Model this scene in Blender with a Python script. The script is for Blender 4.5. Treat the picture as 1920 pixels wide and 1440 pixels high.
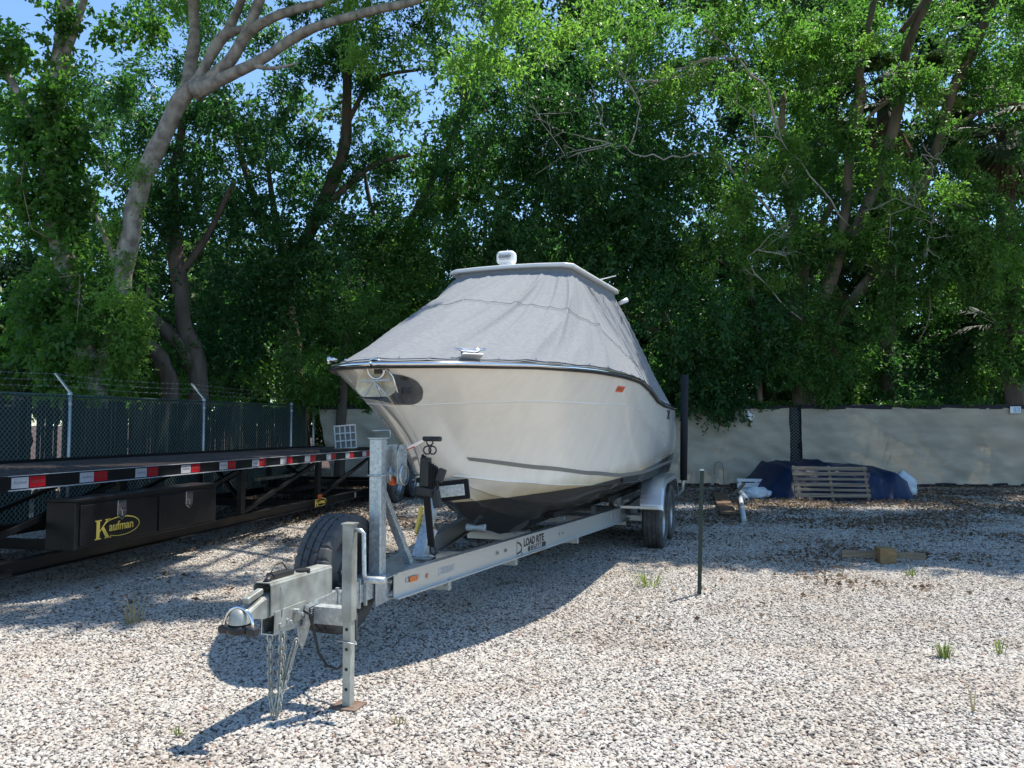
import bpy, bmesh, math, random
import numpy as np
from mathutils import Vector, Matrix, noise
R = math.radians
random.seed(7); rng = np.random.default_rng(7)
SC = bpy.context.scene
COL = SC.collection
for o in list(bpy.data.objects): bpy.data.objects.remove(o)

# ---------------------------------------------------------------- camera, sky, sun, exposure
F_PX = 1440.0; PITCH = R(2.9); CAM_H = 1.45
cam_d = bpy.data.cameras.new('camera'); cam = bpy.data.objects.new('camera', cam_d); COL.objects.link(cam)
cam.location = (0, 0, CAM_H); cam.rotation_euler = (R(90) + PITCH, 0, 0)
cam_d.sensor_width = 36; cam_d.lens = 36 * F_PX / 1920; cam_d.clip_end = 900; cam_d.clip_start = .05
SC.camera = cam
SUN = Vector((.333, .278, 1.0)).normalized()
W = bpy.data.worlds.new('World'); SC.world = W; W.use_nodes = True
nt = W.node_tree; nt.nodes.clear()
sky = nt.nodes.new('ShaderNodeTexSky'); sky.sky_type = 'NISHITA'; sky.sun_disc = False
sky.sun_elevation = math.asin(SUN.z); sky.sun_rotation = math.atan2(SUN.x, SUN.y)
sky.air_density = 1.0; sky.dust_density = .15; sky.ozone_density = 1.2
bg = nt.nodes.new('ShaderNodeBackground'); bg.inputs['Strength'].default_value = .15
ow = nt.nodes.new('ShaderNodeOutputWorld')
tn = nt.nodes.new('ShaderNodeMix'); tn.data_type = 'RGBA'; tn.blend_type = 'MULTIPLY'; tn.inputs[0].default_value = 1; tn.inputs[7].default_value = (.84, .98, 1.06, 1)
nt.links.new(sky.outputs[0], tn.inputs[6]); nt.links.new(tn.outputs[2], bg.inputs[0]); nt.links.new(bg.outputs[0], ow.inputs[0])
sd = bpy.data.lights.new('sun', 'SUN'); sd.energy = 4.7; sd.angle = R(.53); sd.color = (1, .94, .84)
so = bpy.data.objects.new('sun', sd); COL.objects.link(so); so.location = (5, 5, 30)
so.rotation_euler = SUN.to_track_quat('Z', 'Y').to_euler()
SC.view_settings.view_transform = 'Standard'; SC.view_settings.look = 'None'
SC.view_settings.exposure = .62; SC.view_settings.gamma = 1; SC.view_settings.use_curve_mapping = False
SC.render.engine = 'CYCLES'
SC.cycles.max_bounces = 8; SC.cycles.diffuse_bounces = 4; SC.cycles.transmission_bounces = 4
SC.cycles.transparent_max_bounces = 8; SC.cycles.use_denoising = True
SC.cycles.caustics_reflective = False; SC.cycles.caustics_refractive = False

def at(px, py, Y):
    """the world point seen at photo pixel (px, py) at distance Y (used to place trees and far things)"""
    a = (px - 960) / F_PX; b = (720 - py) / F_PX
    k = Y / (math.cos(PITCH) - b * math.sin(PITCH))
    return Vector((a * k, Y, CAM_H + k * (math.sin(PITCH) + b * math.cos(PITCH))))

# ---------------------------------------------------------------- materials
def mat(name, col, rough=.5, metal=0, col2=None, scale=8., amt=.5, bump=0., bscale=None, coat=0., spec=.5,
        stretch=(1, 1, 1), detail=4., voro=False, trans=0., sheen=0., ramp=(.35, .65), rough2=None):
    m = bpy.data.materials.new(name); m.use_nodes = True
    n = m.node_tree.nodes; l = m.node_tree.links; b = n['Principled BSDF']
    b.inputs['Base Color'].default_value = (*col, 1); b.inputs['Roughness'].default_value = rough
    b.inputs['Metallic'].default_value = metal; b.inputs['Coat Weight'].default_value = coat
    b.inputs['Specular IOR Level'].default_value = spec
    if sheen: b.inputs['Sheen Weight'].default_value = sheen
    tc = n.new('ShaderNodeTexCoord'); mp = n.new('ShaderNodeMapping'); mp.inputs['Scale'].default_value = stretch
    l.new(tc.outputs['Object'], mp.inputs[0])
    if col2 is not None:
        if voro:
            t = n.new('ShaderNodeTexVoronoi'); t.inputs['Scale'].default_value = scale; src = t.outputs['Color']
            sp = n.new('ShaderNodeSeparateColor'); l.new(src, sp.inputs[0]); src = sp.outputs[0]
        else:
            t = n.new('ShaderNodeTexNoise'); t.inputs['Scale'].default_value = scale; t.inputs['Detail'].default_value = detail; src = t.outputs['Fac']
        l.new(mp.outputs[0], t.inputs['Vector'])
        r = n.new('ShaderNodeMapRange'); r.inputs[1].default_value = ramp[0] if not voro else 0; r.inputs[2].default_value = ramp[1] if not voro else 1
        r.inputs[3].default_value = 0; r.inputs[4].default_value = amt * 1.0
        l.new(src, r.inputs[0])
        mx = n.new('ShaderNodeMix'); mx.data_type = 'RGBA'
        mx.inputs[6].default_value = (*col, 1); mx.inputs[7].default_value = (*col2, 1)
        l.new(r.outputs[0], mx.inputs[0]); l.new(mx.outputs[2], b.inputs['Base Color'])
        if rough2 is not None:
            q = n.new('ShaderNodeMapRange'); q.inputs[3].default_value = rough; q.inputs[4].default_value = rough2
            l.new(r.outputs[0], q.inputs[0]); l.new(q.outputs[0], b.inputs['Roughness'])
    if bump:
        t2 = n.new('ShaderNodeTexNoise'); t2.inputs['Scale'].default_value = bscale or scale * 3; t2.inputs['Detail'].default_value = 5
        l.new(mp.outputs[0], t2.inputs['Vector'])
        bp = n.new('ShaderNodeBump'); bp.inputs['Strength'].default_value = bump; bp.inputs['Distance'].default_value = .01
        l.new(t2.outputs['Fac'], bp.inputs['Height']); l.new(bp.outputs[0], b.inputs['Normal'])
    if trans:
        o = n['Material Output']; tr = n.new('ShaderNodeBsdfTranslucent'); ms = n.new('ShaderNodeMixShader'); ms.inputs[0].default_value = trans
        tr.inputs[0].default_value = (*col, 1)
        l.new(b.outputs[0], ms.inputs[1]); l.new(tr.outputs[0], ms.inputs[2]); l.new(ms.outputs[0], o.inputs[0])
    return m

M = {}
M['galv'] = mat('galvanised steel', (.40, .43, .44), .42, .75, (.62, .66, .66), 60, .9, .06, voro=True, rough2=.55)
M['galvdull'] = mat('dull zinc', (.46, .48, .44), .52, .45, (.27, .27, .24), 9, 1., .12, detail=9)
M['alu'] = mat('aluminium', (.62, .64, .64), .36, .8, (.5, .52, .52), 3, .7, .03, bscale=300, stretch=(1, .08, 1), rough2=.5)
M['diamond'] = mat('diamond plate', (.70, .71, .71), .3, .85)
M['chrome'] = mat('stainless', (.75, .76, .78), .08, 1)
M['satin'] = mat('satin stainless', (.50, .48, .46), .24, .9, (.3, .29, .27), 6, .7)
M['blackplastic'] = mat('black plastic', (.015, .015, .016), .45, 0, (.04, .04, .04), 10, .5)
M['blackpaint'] = mat('black trailer paint', (.003, .0042, .0065), .33, 0, (.009, .010, .012), 5, .6, .05, rough2=.55)
M['blackdeck'] = mat('black expanded metal', (.05, .042, .04), .6, .2, (.13, .10, .09), 14, .9, .5, bscale=40)
M['rubber'] = mat('tyre rubber', (.045, .046, .048), .7, 0, (.11, .108, .1), 9, .7, .15, bscale=120)
M['rimdark'] = mat('dark rim', (.05, .05, .055), .4, .4)
M['rimgrey'] = mat('grey rim', (.30, .30, .31), .35, .8)
M['gel'] = None
M['stripe'] = mat('grey stripe', (.20, .205, .20), .35)
M['white'] = mat('white gelcoat', (.78, .78, .76), .3, coat=.3)
M['whitepl'] = mat('white plastic', (.75, .76, .77), .4)
M['orange'] = mat('amber lens', (.75, .16, .01), .25, coat=.5)
M['sticker_o'] = mat('orange sticker', (.75, .12, .03), .5)
M['red'] = mat('red reflective tape', (.55, .012, .025), .3, 0, (.40, .01, .02), 40, .5)
M['silver'] = mat('white reflective tape', (.62, .63, .66), .3, 0, (.45, .46, .5), 60, .5)
M['yellow'] = mat('yellow paint', (.85, .62, .12), .45)
M['black'] = mat('black ink', (.012, .012, .012), .5)
M['label'] = mat('silver label', (.6, .6, .58), .45, 0, (.3, .3, .3), 90, .7)
M['darklabel'] = mat('dark label', (.05, .05, .055), .4)
M['web'] = mat('black webbing', (.012, .012, .014), .85, 0, bump=.3, bscale=200)
M['carpet'] = mat('black bunk carpet', (.012, .012, .013), .95)
M['canvas'] = mat('grey canvas', (.225, .236, .246), .9, 0, (.185, .195, .21), 26, .8, .2, bscale=240, stretch=(1, 1, 2.4), detail=9, ramp=(.38, .62))
M['seam'] = mat('canvas stitching', (.16, .17, .19), .8)
M['rust'] = mat('rusty steel', (.14, .07, .04), .8, .3, (.25, .2, .17), 25, .8, .3)
M['tpost'] = mat('green painted post', (.006, .03, .024), .45, 0, (.015, .02, .017), 20, .6)
M['slat'] = mat('dark green privacy slat', (.004, .022, .020), .5, 0, (.007, .034, .030), 4, .6, stretch=(1, 1, .3))
M['wire'] = mat('green coated wire', (.34, .42, .40), .35, .6)
M['rail'] = mat('green coated pipe', (.02, .07, .055), .4, .2, (.1, .16, .14), 9, .6)
M['screen'] = mat('tan windscreen cloth', (.57, .50, .39), .9, 0, (.38, .34, .27), 1.3, .9, .4, bscale=140, stretch=(1, 1, 3), trans=.12, detail=8)
M['screenedge'] = mat('black webbing edge', (.015, .015, .022), .8)
M['tarp'] = mat('blue tarpaulin', (.009, .024, .078), .55, 0, (.006, .015, .05), 5, .7, .35, bscale=18)
M['bag'] = mat('white plastic sack', (.62, .68, .74), .5, 0, (.45, .5, .56), 8, .6, .4, bscale=22)
M['pallet'] = mat('weathered pallet wood', (.30, .235, .165), .85, 0, (.15, .115, .08), 6, .9, .3, stretch=(.25, 5, 5), bscale=30)
M['plank'] = mat('brown board', (.17, .10, .055), .8, 0, (.09, .05, .028), 5, .9, .3, stretch=(3, .3, 3))
M['timber'] = mat('treated timber', (.32, .215, .10), .8, 0, (.20, .125, .055), 9, .9, .3, stretch=(1, 4, 4))
M['pvc'] = mat('white pipe', (.6, .62, .63), .4, 0, (.4, .42, .42), 12, .5)
M['plasticbox'] = mat('clear plastic box', (.62, .63, .60), .25, coat=.4)
M['cardblue'] = mat('pale blue card', (.35, .55, .75), .6)
M['foam'] = mat('black foam tube', (.018, .019, .024), .85, bump=.2, bscale=60)

def gelcoat():
    m = bpy.data.materials.new('hull gelcoat'); m.use_nodes = True
    n = m.node_tree.nodes; l = m.node_tree.links; b = n['Principled BSDF']
    tc = n.new('ShaderNodeTexCoord'); sx = n.new('ShaderNodeSeparateXYZ'); l.new(tc.outputs['Object'], sx.inputs[0])
    nz = n.new('ShaderNodeTexNoise'); nz.inputs['Scale'].default_value = 5; l.new(tc.outputs['Object'], nz.inputs['Vector'])
    def math_(op, a, bb):
        q = n.new('ShaderNodeMath'); q.operation = op
        for i, v in enumerate((a, bb)):
            if isinstance(v, (int, float)): q.inputs[i].default_value = v
            else: l.new(v, q.inputs[i])
        return q.outputs[0]
    # local coordinates: y is the distance aft from the empty at s=4.5, z height above .36
    h = math_('SUBTRACT', sx.outputs[2], math_('MULTIPLY', sx.outputs[1], .045))      # painted waterline
    hn = math_('ADD', h, math_('MULTIPLY', nz.outputs['Fac'], .006))
    paint = n.new('ShaderNodeMapRange'); paint.inputs[1].default_value = .553; paint.inputs[2].default_value = .560; l.new(hn, paint.inputs[0])
    hs = math_('ADD', h, math_('MULTIPLY', nz.outputs['Fac'], .12))
    stain = n.new('ShaderNodeMapRange'); stain.inputs[1].default_value = .60; stain.inputs[2].default_value = .76; l.new(hs, stain.inputs[0])
    m1 = n.new('ShaderNodeMix'); m1.data_type = 'RGBA'; m1.inputs[6].default_value = (.58, .50, .32, 1); m1.inputs[7].default_value = (.88, .85, .78, 1)
    l.new(stain.outputs[0], m1.inputs[0])
    nz2 = n.new('ShaderNodeTexNoise'); nz2.inputs['Scale'].default_value = 12; nz2.inputs['Detail'].default_value = 6; l.new(tc.outputs['Object'], nz2.inputs['Vector'])
    m0 = n.new('ShaderNodeMix'); m0.data_type = 'RGBA'; m0.inputs[6].default_value = (.010, .010, .011, 1); m0.inputs[7].default_value = (.045, .042, .035, 1)
    l.new(nz2.outputs['Fac'], m0.inputs[0])
    m2 = n.new('ShaderNodeMix'); m2.data_type = 'RGBA'; l.new(paint.outputs[0], m2.inputs[0]); l.new(m0.outputs[2], m2.inputs[6]); l.new(m1.outputs[2], m2.inputs[7])
    mp3 = n.new('ShaderNodeMapping'); mp3.inputs['Scale'].default_value = (3, 3, .6); l.new(tc.outputs['Object'], mp3.inputs[0])
    n3 = n.new('ShaderNodeTexNoise'); n3.inputs['Scale'].default_value = 2.5; n3.inputs['Detail'].default_value = 9; n3.inputs['Roughness'].default_value = .65; l.new(mp3.outputs[0], n3.inputs['Vector'])
    r3 = n.new('ShaderNodeMapRange'); r3.inputs[1].default_value = .4; r3.inputs[2].default_value = .75; r3.inputs[3].default_value = 1.; r3.inputs[4].default_value = .90; l.new(n3.outputs['Fac'], r3.inputs[0])  # faint streak stains, plus mottled reflections put into the colour
    m3 = n.new('ShaderNodeMix'); m3.data_type = 'RGBA'; m3.blend_type = 'MULTIPLY'; m3.inputs[0].default_value = 1; l.new(m2.outputs[2], m3.inputs[6]); l.new(r3.outputs[0], m3.inputs[7])
    l.new(m3.outputs[2], b.inputs['Base Color']); b.inputs['Coat Weight'].default_value = .6; b.inputs['Coat Roughness'].default_value = .06
    rr = n.new('ShaderNodeMapRange'); rr.inputs[3].default_value = .6; rr.inputs[4].default_value = .17; l.new(paint.outputs[0], rr.inputs[0]); l.new(rr.outputs[0], b.inputs['Roughness'])
    bn = n.new('ShaderNodeTexNoise'); bn.inputs['Scale'].default_value = 2.2; bn.inputs['Detail'].default_value = 1; l.new(tc.outputs['Object'], bn.inputs['Vector'])
    bp = n.new('ShaderNodeBump'); bp.inputs['Strength'].default_value = .05; bp.inputs['Distance'].default_value = .02; l.new(bn.outputs['Fac'], bp.inputs['Height']); l.new(bp.outputs[0], b.inputs['Normal'])
    return m
M['gel'] = gelcoat()

def diamond_nodes(m):
    n = m.node_tree.nodes; l = m.node_tree.links; b = n['Principled BSDF']
    tc = n.new('ShaderNodeTexCoord')
    wv = n.new('ShaderNodeTexWave'); wv.wave_type = 'BANDS'; wv.bands_direction = 'DIAGONAL'; wv.inputs['Scale'].default_value = 30; wv.inputs['Distortion'].default_value = 0
    mp = n.new('ShaderNodeMapping'); mp.inputs['Rotation'].default_value = (0, 0, R(90)); l.new(tc.outputs['Object'], mp.inputs[0])
    wv2 = n.new('ShaderNodeTexWave'); wv2.bands_direction = 'DIAGONAL'; wv2.inputs['Scale'].default_value = 30; l.new(mp.outputs[0], wv2.inputs[0])
    l.new(tc.outputs['Object'], wv.inputs[0])
    mu = n.new('ShaderNodeMath'); mu.operation = 'MAXIMUM'; l.new(wv.outputs['Fac'], mu.inputs[0]); l.new(wv2.outputs['Fac'], mu.inputs[1])
    bp = n.new('ShaderNodeBump'); bp.inputs['Strength'].default_value = .35; bp.inputs['Distance'].default_value = .003
    l.new(mu.outputs[0], bp.inputs['Height']); l.new(bp.outputs[0], b.inputs['Normal'])
diamond_nodes(M['diamond'])

def bark(name, c1, c2, sc=5., bump=.6, st=(1, 1, .25)):
    return mat(name, c1, .9, 0, c2, sc, 1., bump, bscale=sc * 4, stretch=st, detail=8)
M['bark_grey'] = bark('pale grey bark', (.36, .33, .29), (.16, .14, .12), 5, .9, (1.4, 1.4, 1.1))
M['bark_dark'] = bark('dark bark', (.075, .055, .042), (.15, .12, .10))
M['bark_brown'] = bark('brown grey bark', (.25, .20, .155), (.10, .08, .062))
M['twig'] = mat('bare grey twig', (.42, .39, .36), .8)
M['vine'] = mat('dry vine', (.25, .19, .12), .9)

def leafmat(name, dark, light, trans=.35, rough=.42, spec=.32):
    m = bpy.data.materials.new(name); m.use_nodes = True
    n = m.node_tree.nodes; l = m.node_tree.links; b = n['Principled BSDF']; o = n['Material Output']
    at_ = n.new('ShaderNodeAttribute'); at_.attribute_name = 'tint'
    mx = n.new('ShaderNodeMix'); mx.data_type = 'RGBA'; mx.inputs[6].default_value = (*dark, 1); mx.inputs[7].default_value = (*light, 1)
    l.new(at_.outputs['Fac'], mx.inputs[0]); l.new(mx.outputs[2], b.inputs['Base Color'])
    b.inputs['Roughness'].default_value = rough; b.inputs['Specular IOR Level'].default_value = spec
    tr = n.new('ShaderNodeBsdfTranslucent'); g = n.new('ShaderNodeMix'); g.data_type = 'RGBA'; g.blend_type = 'MULTIPLY'; g.inputs[0].default_value = 1
    g.inputs[7].default_value = (1.45, 1.8, .85, 1); l.new(mx.outputs[2], g.inputs[6]); l.new(g.outputs[2], tr.inputs[0])
    ms = n.new('ShaderNodeMixShader'); ms.inputs[0].default_value = trans
    l.new(b.outputs[0], ms.inputs[1]); l.new(tr.outputs[0], ms.inputs[2]); l.new(ms.outputs[0], o.inputs[0])
    return m
M['leaf_dark'] = leafmat('dark green leaves', (.026, .082, .040), (.088, .20, .068), .5, .4)
M['leaf_mid'] = leafmat('mid green leaves', (.054, .128, .046), (.155, .295, .078), .54, .42)
M['leaf_light'] = leafmat('light feathery leaves', (.11, .205, .058), (.235, .38, .105), .58, .5)  # pale tone; on the thin stemmed tree it also stands in for sunlight
M['leaf_vine'] = leafmat('bright vine leaves', (.045, .125, .035), (.15, .28, .065), .54, .45)
M['leaf_far'] = leafmat('far foliage', (.032, .072, .042), (.10, .17, .068), .5, .5)
M['palm'] = leafmat('palm fronds', (.03, .055, .028), (.06, .09, .045), .25, .6)
M['deadpalm'] = mat('dead palm fronds', (.20, .135, .075), .8, 0, (.11, .07, .04), 6, .8, trans=.2)
M['grass'] = leafmat('tuft grass', (.10, .14, .04), (.25, .27, .10), .4)
M['drygrass'] = mat('dry weed', (.35, .30, .15), .8, trans=.2)
M['litter'] = leafmat('dry leaf litter', (.11, .07, .05), (.27, .185, .13), .1, .8, .2)

# ---------------------------------------------------------------- mesh helper
class MB:
    def __init__(s): s.v = []; s.f = []; s.m = []; s.sm = []
    def add(s, vs, fs, mi=0, smooth=False, X=None):
        k = len(s.v)
        if X is not None: vs = [X @ Vector(v) for v in vs]
        s.v.extend([tuple(v) for v in vs]); s.f.extend([tuple(i + k for i in f) for f in fs])
        s.m.extend([mi] * len(fs)); s.sm.extend([smooth] * len(fs)); return s
    def box(s, c, d, rot=None, mi=0, X=None):
        x, y, z = (q / 2 for q in d)
        vs = [Vector((a * x, b * y, e * z)) for a in (-1, 1) for b in (-1, 1) for e in (-1, 1)]
        if rot is not None:
            rm = rot if isinstance(rot, Matrix) else Matrix.Rotation(rot[2], 3, 'Z') @ Matrix.Rotation(rot[1], 3, 'Y') @ Matrix.Rotation(rot[0], 3, 'X')
            vs = [rm @ v for v in vs]
        vs = [v + Vector(c) for v in vs]
        return s.add(vs, [(0, 1, 3, 2), (4, 6, 7, 5), (0, 4, 5, 1), (2, 3, 7, 6), (0, 2, 6, 4), (1, 5, 7, 3)], mi, False, X)
    def tube(s, pts, r, n=8, mi=0, cap=True, smooth=True, X=None, rough=0.):
        pts = [Vector(p) for p in pts]; N = len(pts)
        rs = list(r) if isinstance(r, (list, tuple, np.ndarray)) else [r] * N
        up = None; vs = []
        for i, p in enumerate(pts):
            t = (pts[min(i + 1, N - 1)] - pts[max(i - 1, 0)])
            t = t.normalized() if t.length > 1e-9 else Vector((0, 0, 1))
            if up is None: up = t.orthogonal().normalized()
            up = (up - t * up.dot(t)); up = up.normalized() if up.length > 1e-6 else t.orthogonal().normalized()
            b = t.cross(up)
            for k in range(n):
                a = 2 * math.pi * k / n; q = rs[i]
                if rough: q *= 1 + rough * noise.noise(Vector((p.x * 3 + math.cos(a) * 1.3, p.y * 3 + math.sin(a) * 1.3, p.z * 2.2)))
                vs.append(p + (up * math.cos(a) + b * math.sin(a)) * q)
        fs = [(i * n + k, i * n + (k + 1) % n, (i + 1) * n + (k + 1) % n, (i + 1) * n + k) for i in range(N - 1) for k in range(n)]
        k0 = len(s.v); s.add(vs, fs, mi, smooth, X)
        if cap:
            s.f.append(tuple(k0 + k for k in reversed(range(n)))); s.m.append(mi); s.sm.append(False)
            s.f.append(tuple(k0 + (N - 1) * n + k for k in range(n))); s.m.append(mi); s.sm.append(False)
        return s
    def beam(s, a, b, wd, ht, up=(0, 0, 1), mi=0, X=None):
        """rectangular bar from a to b; ht is measured along up"""
        a = Vector(a); b = Vector(b); t = (b - a).normalized(); u = Vector(up); u = (u - t * u.dot(t)).normalized(); w = t.cross(u)
        vs = [p + w * (x * wd / 2) + u * (y * ht / 2) for p in (a, b) for x, y in ((-1, -1), (1, -1), (1, 1), (-1, 1))]
        return s.add(vs, [(0, 3, 2, 1), (4, 5, 6, 7), (0, 1, 5, 4), (1, 2, 6, 5), (2, 3, 7, 6), (3, 0, 4, 7)], mi, False, X)
    def lathe(s, prof, axis_o, axis, n=24, mi=0, smooth=True, X=None, mod=None, closed=False):
        """prof: (distance along the axis, radius)"""
        o = Vector(axis_o); t = Vector(axis).normalized(); u = t.orthogonal().normalized(); w = t.cross(u)
        vs = []
        for i in range(n):
            a = 2 * math.pi * i / n
            for j, (h, r) in enumerate(prof):
                rr = r if mod is None else mod(i, j, r)
                vs.append(o + t * h + (u * math.cos(a) + w * math.sin(a)) * rr)
        P = len(prof); fs = []
        for i in range(n):
            i2 = (i + 1) % n
            for j in range(P - 1 if not closed else P):
                j2 = (j + 1) % P; fs.append((i * P + j, i2 * P + j, i2 * P + j2, i * P + j2))
        return s.add(vs, fs, mi, smooth, X)
    def prism(s, poly, h, X, mi=0):
        """polygon in local xy pushed from z=0 to z=h, then moved by X"""
        n = len(poly); vs = [(x, y, 0) for x, y in poly] + [(x, y, h) for x, y in poly]
        fs = [tuple(reversed(range(n))), tuple(range(n, 2 * n))] + [(i, (i + 1) % n, n + (i + 1) % n, n + i) for i in range(n)]
        return s.add(vs, fs, mi, False, X)
    def grid(s, P, mi=0, smooth=True, wrap=False):
        a = len(P); b = len(P[0]); vs = [p for row in P for p in row]
        fs = [(i * b + j, ((i + 1) % a) * b + j, ((i + 1) % a) * b + j + 1, i * b + j + 1) for i in range(a if wrap else a - 1) for j in range(b - 1)]
        return s.add(vs, fs, mi, smooth)
    def mesh(s, name, mats, off=(0, 0, 0)):
        me = bpy.data.meshes.new(name); off = Vector(off)
        me.from_pydata([Vector(v) - off for v in s.v], [], s.f)
        for m in (mats if isinstance(mats, (list, tuple)) else [mats]): me.materials.append(m)
        me.polygons.foreach_set('material_index', s.m); me.polygons.foreach_set('use_smooth', s.sm); me.update(); return me

def link(name, me, parent=None):
    o = bpy.data.objects.new(name, me); COL.objects.link(o)
    if parent is not None: o.parent = parent
    return o
def tag(o, label=None, cat=None, group=None, kind=None):
    if label: o['label'] = label
    if cat: o['category'] = cat
    if group: o['group'] = group
    if kind: o['kind'] = kind
    return o
OFF = {}
def thing(name, label, cat, base=(0, 0, 0), frame=None, group=None):
    o = bpy.data.objects.new(name, None); COL.objects.link(o); o.empty_display_size = .2
    o.matrix_world = (frame if frame is not None else Matrix.Identity(4)) @ Matrix.Translation(base)
    OFF[o.name] = Vector(base); return tag(o, label, cat, group)
def off_of(o):
    while o.parent is not None: o = o.parent
    return OFF[o.name]
def part(mb, name, mats, parent, bevel=0, solid=0, label=None, kind=None, seg=2):
    o = link(name, mb.mesh(name, mats, off_of(parent)), parent)
    if solid:
        q = o.modifiers.new('solid', 'SOLIDIFY'); q.thickness = solid; q.offset = -1
    if bevel:
        q = o.modifiers.new('bevel', 'BEVEL'); q.width = bevel; q.segments = seg; q.limit_method = 'ANGLE'; q.angle_limit = R(40)
    if label: o['label'] = label
    if kind: o['kind'] = kind
    return o
def single(mb, name, mats, label, cat, group=None, kind=None, bevel=0, solid=0, origin=None):
    c = Vector(origin) if origin is not None else Vector((sum(v[0] for v in mb.v) / len(mb.v), sum(v[1] for v in mb.v) / len(mb.v), min(v[2] for v in mb.v)))
    o = link(name, mb.mesh(name, mats, c)); o.location = c
    if solid: q = o.modifiers.new('solid', 'SOLIDIFY'); q.thickness = solid
    if bevel: q = o.modifiers.new('bevel', 'BEVEL'); q.width = bevel; q.segments = 2; q.limit_method = 'ANGLE'
    return tag(o, label, cat, group, kind)
def clone(me, name, parent, loc, rot=None, scale=None):
    """a shared-mesh piece placed at frame coordinates loc"""
    o = link(name, me, parent); o.location = Vector(loc) - off_of(parent)
    if rot is not None:
        if isinstance(rot, Matrix): o.rotation_euler = rot.to_euler()
        else: o.rotation_euler = rot
    if scale is not None: o.scale = scale
    return o
def text(body, size, X, m, name, parent, extrude=.0012, bold=0., sx=1., shear=0., align='LEFT', label=None):
    cu = bpy.data.curves.new('t', 'FONT'); cu.body = body; cu.size = size; cu.extrude = extrude; cu.offset = bold; cu.shear = shear; cu.align_x = align
    cu.resolution_u = 3
    t = bpy.data.objects.new('t', cu); COL.objects.link(t)
    dg = bpy.context.evaluated_depsgraph_get(); me = bpy.data.meshes.new_from_object(t.evaluated_get(dg))
    bpy.data.objects.remove(t); me.transform(Matrix.Diagonal((sx, 1, 1, 1))); me.transform(X)
    me.transform(Matrix.Translation(-off_of(parent)))
    me.materials.clear(); me.materials.append(m); me.name = name
    o = link(name, me, parent)
    if label: o['label'] = label
    return o
def basis(o, x, y, z):
    m = Matrix.Identity(4)
    for i, c in enumerate((x, y, z)):
        for r in range(3): m[r][i] = c[r]
    for r in range(3): m[r][3] = o[r]
    return m
# ---------------------------------------------------------------- ground and gravel
def ground_h(x, y):
    return .03 * noise.noise(Vector((x * .55, y * .55, 0))) + .03 * noise.noise(Vector((x * .17 + 5, y * .17, 3)))
def groundmat():
    m = bpy.data.materials.new('gravel ground'); m.use_nodes = True
    n = m.node_tree.nodes; l = m.node_tree.links; b = n['Principled BSDF']; b.inputs['Roughness'].default_value = .95; b.inputs['Specular IOR Level'].default_value = .2
    g = n.new('ShaderNodeNewGeometry')
    v = n.new('ShaderNodeTexVoronoi'); v.inputs['Scale'].default_value = 52; l.new(g.outputs['Position'], v.inputs['Vector'])
    sp = n.new('ShaderNodeSeparateColor'); l.new(v.outputs['Color'], sp.inputs[0])
    cr = n.new('ShaderNodeValToRGB'); e = cr.color_ramp.elements; e[0].position = 0; e[0].color = (.14, .12, .10, 1); e[1].position = 1; e[1].color = (.46, .42, .37, 1)
    q = e.new(.45); q.color = (.33, .29, .25, 1); l.new(sp.outputs[0], cr.inputs[0])
    dk = n.new('ShaderNodeMapRange'); dk.inputs[1].default_value = 0; dk.inputs[2].default_value = .018; dk.inputs[3].default_value = .6; dk.inputs[4].default_value = 1
    v2 = n.new('ShaderNodeTexVoronoi'); v2.feature = 'DISTANCE_TO_EDGE'; v2.inputs['Scale'].default_value = 52; l.new(g.outputs['Position'], v2.inputs['Vector']); 
    dk.inputs[2].default_value = .25; l.new(v2.outputs['Distance'], dk.inputs[0])
    mu = n.new('ShaderNodeMix'); mu.data_type = 'RGBA'; mu.blend_type = 'MULTIPLY'; mu.inputs[0].default_value = 1; l.new(cr.outputs[0], mu.inputs[6]); l.new(dk.outputs[0], mu.inputs[7])
    nz = n.new('ShaderNodeTexNoise'); nz.inputs['Scale'].default_value = .9; nz.inputs['Detail'].default_value = 8; l.new(g.outputs['Position'], nz.inputs['Vector'])
    s2 = n.new('ShaderNodeSeparateXYZ'); l.new(g.outputs['Position'], s2.inputs[0])
    yy = n.new('ShaderNodeMapRange'); yy.inputs[1].default_value = 7; yy.inputs[2].default_value = 17; yy.inputs[3].default_value = -.28; yy.inputs[4].default_value = .30; l.new(s2.outputs[1], yy.inputs[0])
    ad = n.new('ShaderNodeMath'); ad.operation = 'ADD'; l.new(nz.outputs['Fac'], ad.inputs[0]); l.new(yy.outputs[0], ad.inputs[1])
    mr = n.new('ShaderNodeMapRange'); mr.inputs[1].default_value = .46; mr.inputs[2].default_value = .62; l.new(ad.outputs[0], mr.inputs[0])
    fx = n.new('ShaderNodeMix'); fx.data_type = 'RGBA'; fx.inputs[7].default_value = (.085, .055, .042, 1); l.new(mu.outputs[2], fx.inputs[6]); l.new(mr.outputs[0], fx.inputs[0])
    l.new(fx.outputs[2], b.inputs['Base Color'])
    bp = n.new('ShaderNodeBump'); bp.inputs['Strength'].default_value = .8; bp.inputs['Distance'].default_value = .02; l.new(v2.outputs['Distance'], bp.inputs['Height']); l.new(bp.outputs[0], b.inputs['Normal'])
    return m
M['ground'] = groundmat()
mb = MB()
xs = [-300, -120, -60, -30] + [-20 + i * .4 for i in range(101)] + [30, 60, 120, 300]
ys = [-300, -100, -40, -15, -5] + [-2 + i * .4 for i in range(61)] + [28, 40, 70, 140, 400]
mb.grid([[(x, y, ground_h(x, y) if (-20 <= x <= 20 and -2 <= y <= 22) else 0.) for y in ys] for x in xs])
g = link('ground', mb.mesh('ground', M['ground'])); tag(g, kind='structure')

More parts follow.
